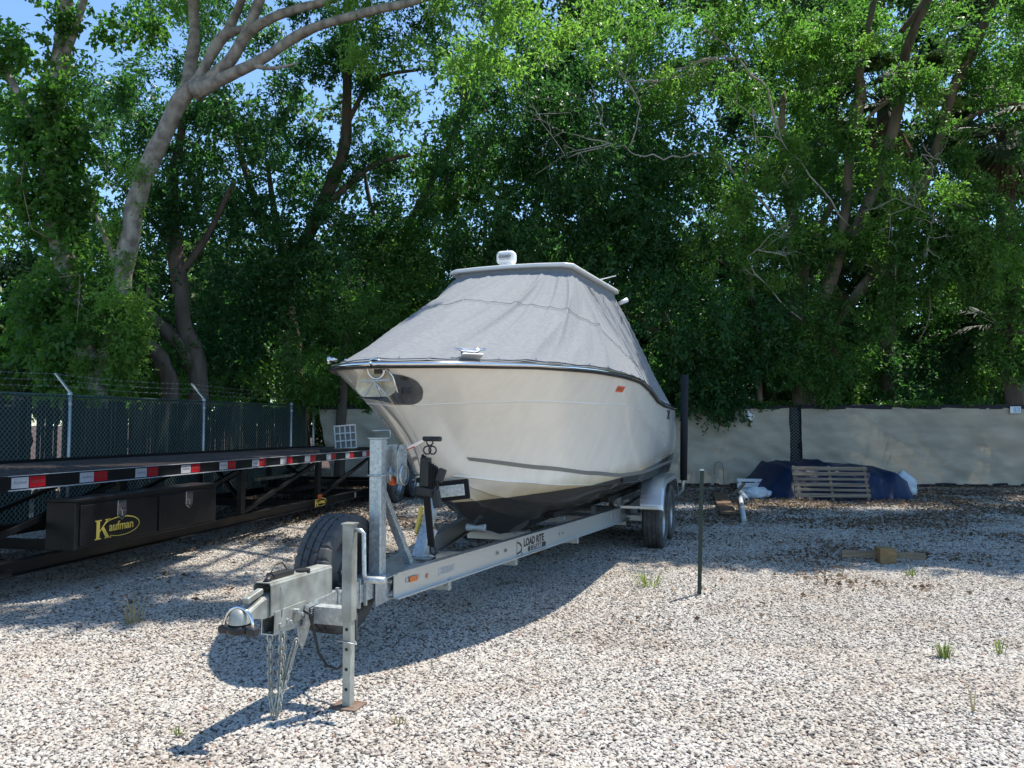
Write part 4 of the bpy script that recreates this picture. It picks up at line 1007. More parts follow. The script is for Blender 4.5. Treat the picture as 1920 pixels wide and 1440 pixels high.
# deck sheet under the cover
mb = MB(); mb.grid([[Vector((x * gp(i / 40).x * .98, gp(i / 40).y + .02, gp(i / 40).z - .02)) for x in (-1, -.5, 0, .5, 1)] for i in range(41)]); part(mb, 'deck', M['white'], bo)
def hz(t, z):    # u for a height on the topsides
    lo, hi = 0., 1.
    for _ in range(18):
        m_ = (lo + hi) / 2
        if topside(t, m_).z < z: lo = m_
        else: hi = m_
    return (lo + hi) / 2
STR = [(2.2, 1.20), (3.0, 1.085), (3.7, 1.0), (4.4, .935), (5.2, .925), (7.62, .945)]
for s in (1, -1):
    rows = []
    for i in range(90):
        t = .115 + .885 * i / 89; c = cp(t); 
        z = lerp_tab(STR, topside(t, .2).y); z = max(z, c.z + .03); r_ = []
        hh = .014 + .005 * min(1, i / 8)
        for dz in (-hh, 0, hh):
            u = hz(t, z + dz); r_.append(topside(t, u, s) + hull_n(t, u, s) * .0025)
        rows.append(r_)
    part(MB().grid(rows), 'boot_stripe', M['stripe'], bo)
    # spray knuckle along the chine
    part(MB().tube([cp(i / 80, s) + Vector((-s * .002, 0, .0)) for i in range(3, 81)], .009, 6), 'chine_lip', M['gel'], bo)
    pts = []
    for i in range(70):
        t = .04 + .80 * i / 69; y = topside(t, .6).y
        z = 1.60 if y < 3.9 else 1.60 - .30 * ((y - 3.9) / 2.6) ** 1.8
        z = 1.565 + .045 * min(1, i / 20) - (0 if y < 3.9 else .34 * min(1, (y - 3.9) / 2.6) ** 1.8)
        u = hz(t, z); pts.append(topside(t, u, s) + hull_n(t, u, s) * -.004)
    part(MB().tube(pts, .0085, 6), 'hull_crease', M['white'], bo)
    rr = [gp(i / 120, s) + Vector((0, 0, -.012)) for i in range(121)]
    ou = []
    for i, p in enumerate(rr):
        a = rr[min(i + 1, 120)] - rr[max(i - 1, 0)]; n_ = Vector((a.y, -a.x, 0)).normalized() * (1 if s > 0 else -1)
        if i == 0: n_ = Vector((0, -1, 0))
        ou.append(p + n_ * .018)
    part(MB().tube(rr, .024, 8), 'rub_rail', M['blackplastic'], bo)
    part(MB().tube([p + Vector((0, 0, .004)) for p in ou], .013, 8), 'rub_rail_insert', M['chrome'], bo)
# bow eye, anchor plate and anchor
part(MB().tube(ringp((0, 2.05, 1.14), .035, (0, -.75, .66), (0, .66, .75), 14, -100, 100), .009, 8), 'bow_eye', M['chrome'], bo)
def stem(z):      # stem y for a height
    f = (z - 1.055) / (1.825 - 1.055); return C0 + (S0 - C0) * f
for s in (1, -1):
    rows = []
    t0s = np.linspace(.0, .078 if s > 0 else .07, 14)
    for t in t0s:
        f = t / t0s[-1]; rd_ = .085 * (1 - math.sqrt(max(0, 1 - max(0, (f - .45) / .55) ** 2))); zt = 1.77 - .02 * f - rd_ * .8; zb = 1.575 + .0 * f + rd_
        rows.append([topside(t, hz(t, zb + (zt - zb) * j / 5), s) + hull_n(max(t, .02), hz(t, zb + (zt - zb) * j / 5), s) * .006 for j in range(6)])
    part(MB().grid(rows), 'anchor_plate', M['satin'], bo)
ay = stem(1.68) - .05
an = part(MB().beam((0, ay + .25, 1.70), (0, ay - .06, 1.665), .022, .03), 'anchor_shank', M['chrome'], bo, bevel=.003)
mb = MB()
fc = Vector((-.03, ay - .06, 1.70)); fl = []
for k in range(20):
    a = 2 * math.pi * k / 20; rx = .135 + (.02 if math.sin(a) < 0 else 0); rz = .095; fl.append(Vector((fc.x + rx * math.cos(a), fc.y + .02 * math.cos(a) ** 2 - .02 * math.sin(a), fc.z + rz * math.sin(a) * (1.05 if math.sin(a) < 0 else 1))))
mb.add([fc + Vector((0, .02, 0))] + fl, [(0, i + 1, (i + 1) % 20 + 1) for i in range(20)])
part(mb, 'anchor_fluke', mat('worn galvanised anchor', (.66, .60, .46), .45, .2, (.42, .37, .27), 22, .8, .2), bo, solid=.008)
F0 = fc + Vector((.01, -.03, .015))
part(MB().beam(F0 + Vector((-.09, 0, 0)), F0 + Vector((.12, 0, .004)), .012, .014).beam(F0, F0 + Vector((.05, .0, -.10)), .01, .012).beam(F0, F0 + Vector((.10, .0, -.09)), .01, .012).beam(F0, F0 + Vector((-.06, .0, -.10)), .006, .008), 'anchor_rib', M['rimgrey'], bo)
part(MB().add([fc + Vector(q) for q in ((-.12, -.02, -.085), (.04, -.03, -.105), (.13, -.01, -.125), (.10, -.015, -.085))], [(0, 1, 2, 3)]), 'anchor_lip', M['rimdark'], bo, solid=.006)
part(MB().tube(ringp((.0, ay - .10, 1.79), .065, (.85, .1, 0), (0, -.3, .95), 24), .008, 8).tube([(.06, ay - .09, 1.82), (.11, ay - .08, 1.74), (.13, ay - .05, 1.64)], .006, 6), 'anchor_ring', M['chrome'], bo)
part(MB().box((.01, ay - .085, 1.775), (.05, .012, .03), (R(10), 0, 0)).box((.145, ay + .04, 1.655), (.05, .05, .045), (0, 0, R(38))), 'anchor_opening', M['black'], bo)
# cleat on its white pad at the gunwale
gx = Vector((.535, 1.64, 1.875))
tdir = (gp(.30) - gp(.24)); tdir = Vector((.78, .62, 0)).normalized(); nd = Vector((tdir.y, -tdir.x, 0)) 
part(MB().box(gx + Vector((-.045, .055, .012)), (.15, .09, .012), (R(-22), 0, math.atan2(tdir.y, tdir.x))), 'cleat_pad', M['white'], bo, bevel=.006)
ct = MB(); cz = gx + Vector((-.06, .07, .055))
ct.tube([cz - tdir * .11 + ZA * .012, cz - tdir * .05, cz + tdir * .05, cz + tdir * .11 + ZA * .012], [.006, .011, .011, .006], 8)
for q in (-.03, .03): ct.tube([cz + tdir * q - ZA * .04, cz + tdir * q], .010, 8)
part(ct, 'cleat', M['chrome'], bo)
part(MB().box(cz + Vector((-.005, .012, -.012)), (.12, .03, .045), (0, 0, math.atan2(tdir.y, tdir.x))), 'cleat_pocket', M['blackplastic'], bo, bevel=.01)
part(MB().tube([(-.50, 1.66, 1.885), (-.56, 1.66, 1.90), (-.60, 1.70, 1.885)], .012, 8).tube([(-.56, 1.66, 1.86), (-.56, 1.66, 1.91)], .012, 8), 'cleat', M['chrome'], bo)
# stickers and hull numbers
def on_hull(y_want, z, s=1):
    lo, hi = 0., 1.
    for _ in range(20):
        m_ = (lo + hi) / 2
        if topside(m_, hz(m_, z)).y < y_want: lo = m_
        else: hi = m_
    t = (lo + hi) / 2; u = hz(t, z); n_ = hull_n(t, u, s); a = (topside(min(1, t + .01), u, s) - topside(t - .01, u, s)).normalized(); a.z = 0; a.normalize()
    up = n_.cross(a); up = up if up.z > 0 else -up
    return topside(t, u, s) + n_ * .004, a, up, n_
p, a, up, n_ = on_hull(3.62, 1.745)
part(MB().prism([(-.10, -.026), (.09, -.026), (.10, .026), (-.09, .026)], .001, basis(p, a, up, n_)), 'registration_sticker', M['sticker_o'], bo)
for i in range(5): part(MB().box((-.06 + .03 * i, 0, .0018), (.014, .026, .0008), X=basis(p, a, up, n_)), 'sticker_print', M['rust'], bo)
p, a, up, n_ = on_hull(6.55, 1.50)
text('242', .15, basis(p - a * .12, a, up, n_), M['black'], 'lettering', bo, .001, .003, 1.15)
p, a, up, n_ = on_hull(4.55, .885)
part(MB().tube([p, p + n_ * .02], .022, 12, smooth=False), 'through_hull_fitting', M['blackplastic'], bo)
p, a, up, n_ = on_hull(6.6, 1.18); part(MB().tube([p, p + n_ * .01], .018, 12, smooth=False), 'through_hull_fitting', M['chrome'], bo)

# hardtop
TZ = 2.955
def top_outline(inset=0., n=10):
    """(x, y) outline, closed, starting at the middle of the front edge going to port"""
    c = [(0, 3.93 + inset), (.30, 3.94 + inset), (.56 - inset, 3.97 + inset), (.635 - inset, 4.03 + inset), (.80 - inset, 5.46), (.79 - inset, 5.56 - inset), (.70 - inset, 5.60 - inset), (0, 5.62 - inset)]
    half = []
    for i in range(len(c) - 1):
        for k in range(n): f = k / n; half.append(Vector((c[i][0] + (c[i + 1][0] - c[i][0]) * f, c[i][1] + (c[i + 1][1] - c[i][1]) * f, 0)))
    half.append(Vector((*c[-1], 0)))
    return half
def top_z(x, y): return TZ + .012 * (1 - (x / .8) ** 2) - .012 * (y - 4.0)
h1 = top_outline(0); full = h1 + [Vector((-p.x, p.y, 0)) for p in reversed(h1[1:-1])]
mb = MB(); rings = []
for ins, dz in ((.05, -.030), (.010, -.028), (0, -.020), (0, .0), (.01, .008), (.05, .012), (.3, .015), (.55, .016)):
    cx, cy = 0, 4.8; ring_ = []
    for p in full:
        q = Vector((p.x, p.y, 0)); d = Vector((cx - p.x, cy - p.y, 0)); L_ = d.length; q = q + d * min(1, ins / max(L_, .01))
        ring_.append(Vector((q.x, q.y, top_z(p.x * (1 - ins), p.y) + dz)))
    ring_.append(ring_[0]); rings.append(ring_)
mb.grid(rings); N_ = len(rings[0]) - 1
k0 = 0; mb.f.append(tuple(range(N_))); mb.m.append(0); mb.sm.append(False)
k1 = (len(rings) - 1) * (N_ + 1); mb.f.append(tuple(k1 + i for i in reversed(range(N_)))); mb.m.append(0); mb.sm.append(True)
ht = part(mb, 'hardtop', M['white'], bo)
# hidden legs that carry the hardtop
for s in (1, -1):
    for y in (4.4, 5.3): part(MB().tube([(s * .55, y + .1, 1.6), (s * .52, y, TZ - .04)], .022, 8), 'hardtop_leg', M['chrome'], bo)
# searchlight
sx_, sy_ = -.07, 4.12; sz = top_z(sx_, sy_) + .018
sl = part(MB().lathe([(0, .062), (.012, .062), (.02, .05), (.035, .045)], (sx_, sy_, sz), ZA, 24), 'searchlight', M['whitepl'], bo)
fdir = Vector((0, -1, 0)); 
mb = MB(); mb.box((sx_, sy_, sz + .098), (.19, .13, .135)); part(mb, 'searchlight_housing', M['whitepl'], sl, bevel=.045, seg=6)
part(MB().box((sx_, sy_ - .066, sz + .098), (.11, .006, .06)), 'searchlight_face', M['label'], sl, bevel=.002)
text('GOLIGHT', .030, basis((sx_ - .062, sy_ - .070, sz + .090), (1, 0, 0), (0, 0, 1), (0, -1, 0)), M['black'], 'lettering', sl, .0005, .0006, 1.)
part(MB().beam((sx_, sy_, sz + .03), (sx_, sy_, sz + .05), .10, .06), 'searchlight_neck', M['whitepl'], sl)
part(MB().tube([(sx_ + .01, sy_, sz + .165), (sx_ + .01, sy_, sz + .185)], .006, 6), 'searchlight_screw', M['chrome'], sl)
part(MB().tube([(.80, 5.55, 2.80), (.88, 5.60, 2.845)], [.022, .028], 10), 'rod_holder', M['whitepl'], bo)
part(MB().tube([(.35, 5.35, 3.0), (.86, 5.0, 3.01)], .005, 6), 'antenna', M['whitepl'], bo)

# ---------------------------------------------------------------- cover
cv_ = thing('boat_cover', 'grey canvas cover stretched from the hardtop down to the boat gunwale', 'boat cover', (0, 4.5, 1.6), TF)
h2 = top_outline(.045, 12)
kx_corner = 3 * 12   # index of the front corner in the half outline
def arc(pts):
    L = [0]
    for a, b in zip(pts, pts[1:]): L.append(L[-1] + (b - a).length)
    return L
gh = [gp(i / 300) for i in range(289)]            # gunwale to y about 7.2
gh = [Vector((max(0, p.x - .03), p.y + .03, p.z + .018)) for p in gh]
def cut(pts, f):
    L = arc(pts); d = f * L[-1]
    for i in range(len(L) - 1):
        if L[i + 1] >= d: return pts[i].lerp(pts[i + 1], (d - L[i]) / max(1e-6, L[i + 1] - L[i]))
    return pts[-1]
ic = min(range(len(gh)), key=lambda i: abs(gh[i].y - 5.25)); ie = min(range(len(gh)), key=lambda i: abs(gh[i].y - 7.45))
G1, G2 = gh[:ic + 1], gh[ic:ie + 1]; G3 = [gh[ie], Vector((0, gh[ie].y + .06, gh[ie].z + .05))]
T1, T2 = h2[:kx_corner + 4], h2[kx_corner + 3:5 * 12 + 1]; T3 = h2[5 * 12:]
def cover_pt(q, v, s=1):
    """q in 0..3 around the half (0 bow .. 1 corner seam .. 2 rear corner .. 3 stern middle), v from gunwale to hardtop"""
    k = min(2, int(q)); f = q - k
    g_ = cut((G1, G2, G3)[k], f); t_ = cut((T1, T2, T3)[k], 1 - (1 - f) ** 1.45 if k == 0 else f).copy(); t_.z = top_z(t_.x, t_.y) - .03
    VB = .92
    tb = t_.copy(); tb.z -= .04
    out = Vector((t_.x, (t_.y - 4.8) * .9, 0)); out = out.normalized() if out.length > 0 else Vector((0, -1, 0))
    tb += out * .002
    if v < VB:
        w = v / VB; p = g_.lerp(tb, w)
        p.z -= (.0 if q < 1 else .02) * math.sin(math.pi * w)
        # long folds pulled from the front port corner down towards the bow
        qq = (q if q < 1 else 1 + (q - 1) * .75) * s
        ph = qq * 5.6 - w * .9 if q < 1 or s > 0 else qq * 5.2
        env = math.sin(math.pi * min(1, w * .93 + .04)) ** .8
        def ridge(x, seed):
            n_ = noise.noise(Vector((x, w * .45, seed))); return max(0., 1 - abs(n_) * 4.2) ** 1.6
        dsp = .042 * env * (ridge(ph * 1.0, 1.7) - .25) + .017 * env * (ridge(ph * 2.3 + 5, 4.1) - .2)
        dsp += .010 * env * noise.noise(Vector((ph * 1.3, w * 2.2, 9))) + .007 * noise.noise(Vector((ph * 7, w * 3.5, 2))) * env
        if q >= 1: dsp *= .8
        if q < 1: dsp *= min(1, .35 + (1 - q) * 4) if q > .93 else 1
        nn = Vector((g_.x * .8, (g_.y - 5) * .5, 1.3)).normalized() if q < 1 else Vector((1, .1, .25)).normalized()
        p += nn * dsp
        p.z += .010 * noise.noise(Vector((q * 16, 0, s))) * (1 - w) ** 5
    else:
        w = (v - VB) / (1 - VB); p = tb.lerp(t_, w)
        p += out * .005 * noise.noise(Vector((q * 9, w * 2, s)))
    p = p.copy(); p.x *= 1
    return Vector((s * p.x, p.y, p.z))
VV = [j / 60 * .92 for j in range(61)] + [.94, .96, .98, 1.0]
qs = [i / 220 for i in range(220)] + [1 + i / 50 for i in range(50)] + [2 + i / 24 for i in range(25)]
rows = [[cover_pt(q, v, -1) for v in VV] for q in reversed(qs[1:])] + [[cover_pt(q, v, 1) for v in VV] for q in qs]
cl = part(MB().grid(rows), 'canvas', M['canvas'], cv_)
def seam(path, s=1, r=.0035, name='seam'):
    part(MB().tube([cover_pt(q, v, s) + (Vector((s * .005, -.007, .009))) for q, v in path], r * .7, 5), name, M['seam'], cv_)
for s in (1, -1):
    seam([(1.0, .01 + .86 * i / 60) for i in range(61)], s)
    seam([(.0 + .99 * i / 80, .50 * (1 - (i / 80) ** 2.6) + .02) for i in range(81)], s)
    hm = [cover_pt(q, .012, s) for q in qs]; part(MB().tube([p + Vector((s * .004, -.003, 0)) for p in hm], .004, 5), 'hem', M['seam'], cv_)
sn = MB().lathe([(0, .009), (.004, .008), (.006, .001)], (0, 0, 0), (0, -1, 0), 8).mesh('snap', M['chrome'])
for s in (1, -1):
    for i in range(22):
        q = .03 + i * .085; p = cover_pt(q, .02, s); clone(sn, 'snap', cv_, p + Vector((s * .006, -.008, 0)))
# ---------------------------------------------------------------- trees behind the fences
def B(px, py, Y, rpx, rpy, ry=None, dens=1.):
    """a mass of foliage; radii given in photo pixels at that distance"""
    k = Y / F_PX; rx, rz = rpx * k, rpy * k; ry = ry if ry is not None else min(rx, rz) * .8
    return (px, py, Y, rx, rz, ry, int(dens * math.pi * rx * rz * 62) + 8)

tree('vine_covered_tree', 'tall pale trunk wrapped in bright green vines beside the leaning grey tree', [
    [(188, 740, 14.2, .24), (165, 660, 14.2, .21), (140, 560, 14.3, .19), (112, 440, 14.3, .18), (98, 310, 14.4, .19), (104, 180, 14.4, .17), (118, 60, 14.5, .15), (128, -120, 14.6, .12)],
    [(108, 130, 14.4, .09), (140, 60, 14.4, .07), (170, -40, 14.5, .05)],
    [(98, 300, 14.4, .10), (50, 200, 14.2, .07), (0, 120, 14.2, .05), (-80, 40, 14.2, .03)],
    ], [B(140, 640, 13.9, 70, 70, .45, 1.5), B(95, 330, 14.1, 60, 160, .5, 2.1), B(120, 480, 14.0, 60, 130, .5, 1.6), B(75, 220, 14.0, 60, 90, .5, 1.8), B(100, 570, 14.0, 60, 80, .4, 1.5), B(90, 690, 15.5, 150, 60, .5, 1.5), B(185, 560, 14.1, 60, 110, .5, .9), B(60, 90, 14.4, 100, 90, .8, 1.0), B(200, 50, 15.0, 80, 60, .8, .6), B(40, 560, 14.6, 110, 100, .9, .6), B(150, -60, 14.8, 140, 70, 1., .8), B(-60, 300, 14.6, 90, 260, 1., .7)],
    M['leaf_vine'], M['bark_grey'], lsize=.125, lw=.08, per=10, sprig=.30, droop=.5)

tree('leaning_tree', 'pale grey leaning tree whose limbs fan out to the upper right, vines at its foot', [
    [(196, 745, 14.3, .21), (212, 640, 14.2, .18), (226, 540, 14.1, .165), (250, 400, 14.0, .16), (285, 300, 13.9, .158), (330, 205, 13.8, .15), (362, 160, 13.7, .13)],
    [(345, 190, 13.8, .13), (362, 90, 13.9, .105), (363, -10, 14.0, .09), (370, -120, 14., .07)],
    [(350, 180, 13.8, .11), (395, 105, 13.6, .09), (425, 64, 13.5, .085), (480, 50, 13.4, .05)],
    [(425, 64, 13.5, .08), (455, -10, 13.5, .07), (470, -90, 13.4, .05)],
    [(362, 168, 13.7, .14), (430, 120, 13.4, .10), (470, 60, 13.2, .09), (530, 25, 13.0, .08), (610, 2, 12.7, .07), (700, -40, 12.3, .06), (820, -110, 11.5, .05)],
    [(455, 85, 13.3, .10), (480, 20, 13.3, .09), (510, -60, 13.2, .06)],
    [(365, 172, 13.6, .15), (440, 138, 13.3, .10), (500, 105, 13.0, .09), (570, 60, 12.7, .08), (630, 38, 12.4, .07), (700, 20, 12.0, .07), (800, -5, 11.5, .06), (900, -60, 11., .05), (1040, -160, 10.4, .04)],
    [(475, 122, 13.1, .05), (510, 128, 13.0, .03), (560, 118, 12.9, .015)],
    [(230, 520, 14.1, .07), (190, 430, 14.2, .05), (160, 330, 14.3, .03)]],
    [B(222, 560, 13.9, 50, 120, .4, 1.8), B(215, 690, 13.9, 70, 50, .4, 1.5), B(245, 430, 13.8, 34, 60, .35, .9), B(150, 710, 13.9, 60, 40, .4, 1.3), B(255, 345, 13.8, 34, 34, .4, .8), B(205, 640, 14.0, 60, 60, .5, .9), B(760, 60, 11.6, 110, 60, .9, .42), B(880, 110, 11.3, 80, 75, .8, .62), B(960, 50, 11, 90, 60, .9, .6), B(1010, -40, 10.6, 160, 60, 1.2, .8), B(640, -60, 12.2, 200, 50, 1., .6), B(350, -80, 14, 180, 60, 1.2, .6), B(850, 30, 11.4, 60, 60, .7, .5)],
    M['leaf_light'], M['bark_grey'], lsize=.085, lw=.034, per=20, sprig=.34, droop=.45, clump=.8, n=12)

tree('dark_tree', 'dark leafy tree with a twisted double trunk right of the leaning grey tree', [
    [(372, 745, 16.0, .21), (362, 670, 16.0, .19), (345, 600, 16.0, .16), (332, 500, 16.1, .16), (322, 400, 16.2, .13), (330, 300, 16.3, .10), (350, 200, 16.3, .07)],
    [(366, 700, 16.0, .15), (330, 640, 15.9, .16), (290, 600, 15.9, .12), (230, 540, 15.9, .08)],
    [(330, 470, 16.1, .09), (290, 420, 16., .07), (230, 350, 16, .05)],
    [(335, 520, 16.1, .09), (390, 440, 16.1, .07), (440, 340, 16, .05)]],
    [B(300, 300, 15.8, 110, 100, 1., 1.), B(410, 400, 15.9, 110, 110, 1., 1.), B(290, 470, 16.3, 90, 80, .9, .8), B(240, 190, 16, 90, 90, 1, .8), B(420, 600, 16.6, 80, 90, .8, 1.2), B(390, 250, 16.4, 80, 70, .8, .7), B(500, 250, 16.2, 80, 80, .9, .8), B(180, 400, 16.5, 90, 100, .9, .5)],
    M['leaf_dark'], M['bark_dark'], group='trees behind the green fence')
tree('slanting_trunk_tree', 'low dark tree with a slanting trunk between the leaning tree and the double trunk', [
    [(322, 745, 15.4, .17), (308, 690, 15.4, .16), (285, 655, 15.3, .15), (230, 625, 15.2, .12), (170, 590, 15.2, .09), (90, 590, 15.1, .07), (20, 560, 15., .05)],
    [(285, 655, 15.3, .09), (270, 600, 15.4, .06), (280, 540, 15.5, .04)]],
    [B(70, 640, 15.3, 120, 60, .9, .9), B(240, 690, 15.8, 120, 45, .8, 1.5), B(30, 690, 15.5, 120, 50, .9, 1.2), B(290, 570, 16.2, 60, 50, .6, .6)],
    M['leaf_mid'], M['bark_dark'], group='trees behind the green fence')
tree('tall_tree', 'tall dark tree with a straight upright stem, sky showing round its top', [
    [(560, 770, 18.2, .24), (545, 650, 18.2, .22), (540, 520, 18.2, .19), (590, 420, 18.2, .16), (640, 300, 18.2, .14), (650, 200, 18.2, .12), (652, 60, 18.2, .10), (655, -60, 18.2, .08)],
    [(600, 400, 18.2, .09), (650, 350, 18.1, .08), (700, 310, 18, .06), (770, 290, 17.9, .04)],
    [(545, 480, 18.2, .10), (480, 380, 18.1, .08), (430, 210, 18, .06), (400, 150, 18, .04)],
    [(652, 230, 18.2, .07), (700, 150, 18.1, .05), (790, 130, 18, .03)],
    [(540, 540, 18.2, .10), (520, 430, 18.3, .08), (500, 300, 18.4, .05)]],
    [B(740, 60, 17.6, 110, 80, 1., .9), B(620, 40, 17.8, 90, 60, .9, .8), B(560, 300, 17.8, 100, 80, 1., 1.1), B(520, 420, 17.6, 110, 90, 1.1, 1.1), B(600, 500, 17.4, 120, 90, 1.1, 1.4), B(660, 380, 17.9, 90, 80, 1., .9), B(590, 160, 18, 100, 80, .9, .8), B(300, 180, 17.5, 90, 80, .9, .7), B(420, 130, 17.5, 90, 80, .9, .6), B(700, 230, 18, 90, 70, 1., .65), B(650, 80, 18, 70, 60, .9, .5), B(740, 150, 18.1, 90, 60, .9, .55), B(500, 120, 18.4, 80, 60, .9, .35), B(470, 560, 17.5, 90, 100, 1., 1.4), B(760, 340, 18.2, 60, 70, .8, .6), B(300, 60, 18, 100, 70, 1, .7), B(460, 40, 18.2, 100, 60, 1, .6), B(200, 260, 18, 90, 90, 1, .7)],
    M['leaf_dark'], M['bark_dark'], group='trees behind the green fence')
tree('narrow_leaf_tree', 'bushy tree with narrow yellowish green leaves just left of the boat cover', [
    [(640, 780, 17.9, .12), (645, 700, 17.7, .10), (650, 600, 17.5, .07), (655, 520, 17.3, .04)]],
    [B(660, 620, 16.9, 75, 70, .8, 1.1), B(590, 660, 17.0, 70, 80, .8, 1.1), B(610, 560, 17.2, 80, 60, .8, .9), B(700, 560, 17.0, 50, 50, .6, .9), B(540, 700, 17.3, 80, 60, .8, 1.3), B(670, 730, 18, 90, 40, .5, 1.4)],
    M['leaf_mid'], M['bark_dark'], lsize=.13, lw=.028, per=16, sprig=.36, droop=.1)
tree('sunlit_tree', 'yellow green tree with thin leaning stems seen above the bow of the boat', [
    [(770, 780, 19.5, .18), (760, 600, 19.4, .15), (745, 480, 19.3, .12), (800, 360, 19.2, .09), (850, 250, 19.1, .07), (880, 150, 19, .05)],
    [(748, 480, 19.3, .07), (700, 400, 19.2, .06), (680, 300, 19.2, .04)]],
    [B(780, 420, 18.9, 90, 80, 1., .9), B(830, 300, 18.8, 70, 80, .9, .75), B(720, 480, 18.6, 80, 70, .9, 1.), B(870, 180, 18.9, 80, 80, 1., .8), B(800, 540, 18.4, 110, 70, 1., 1.4), B(860, 400, 18.6, 60, 60, .8, .8)],
    M['leaf_mid'], M['bark_dark'], lsize=.12, group='trees behind the green fence')
tree('dense_tree', 'large dense dark tree right behind the boat, its leaves hanging over the tan fence', [
    [(1285, 760, 18.4, .15), (1280, 690, 18.3, .14), (1265, 640, 18.3, .11), (1230, 560, 18.3, .09), (1180, 450, 18.3, .07)],
    [(1283, 700, 18.3, .09), (1320, 620, 18.2, .07), (1340, 540, 18.1, .05)],
    [(1265, 640, 18.3, .08), (1180, 590, 18.2, .06), (1100, 560, 18.1, .04)]],
    [B(960, 260, 17.0, 110, 100, 1.2, 1.5), B(1080, 330, 16.8, 120, 110, 1.3, 1.5), B(950, 420, 17.1, 110, 90, 1.2, 1.5), B(1200, 420, 16.9, 130, 110, 1.3, 1.6), B(1100, 220, 17.1, 110, 90, 1.2, 1.3), B(1250, 560, 16.9, 120, 100, 1.3, 1.7), B(1220, 690, 17.4, 110, 70, 1., 1.8), B(1330, 700, 17.5, 90, 62, .7, 1.9), B(1360, 600, 17.2, 100, 90, 1.1, 1.7), B(1050, 480, 17.6, 110, 80, 1., 1.2), B(900, 340, 17.6, 60, 90, .9, .9), B(1300, 765, 17.55, 60, 16, .35, 1.6), B(1400, 758, 17.6, 60, 16, .3, 1.5), B(1250, 300, 16.8, 120, 100, 1.3, 1.2), B(1040, 130, 17, 100, 70, 1.2, .9), B(880, 560, 18, 70, 100, 1, 1.5)],
    M['leaf_dark'], M['bark_dark'], lsize=.115, lw=.052, droop=.6)
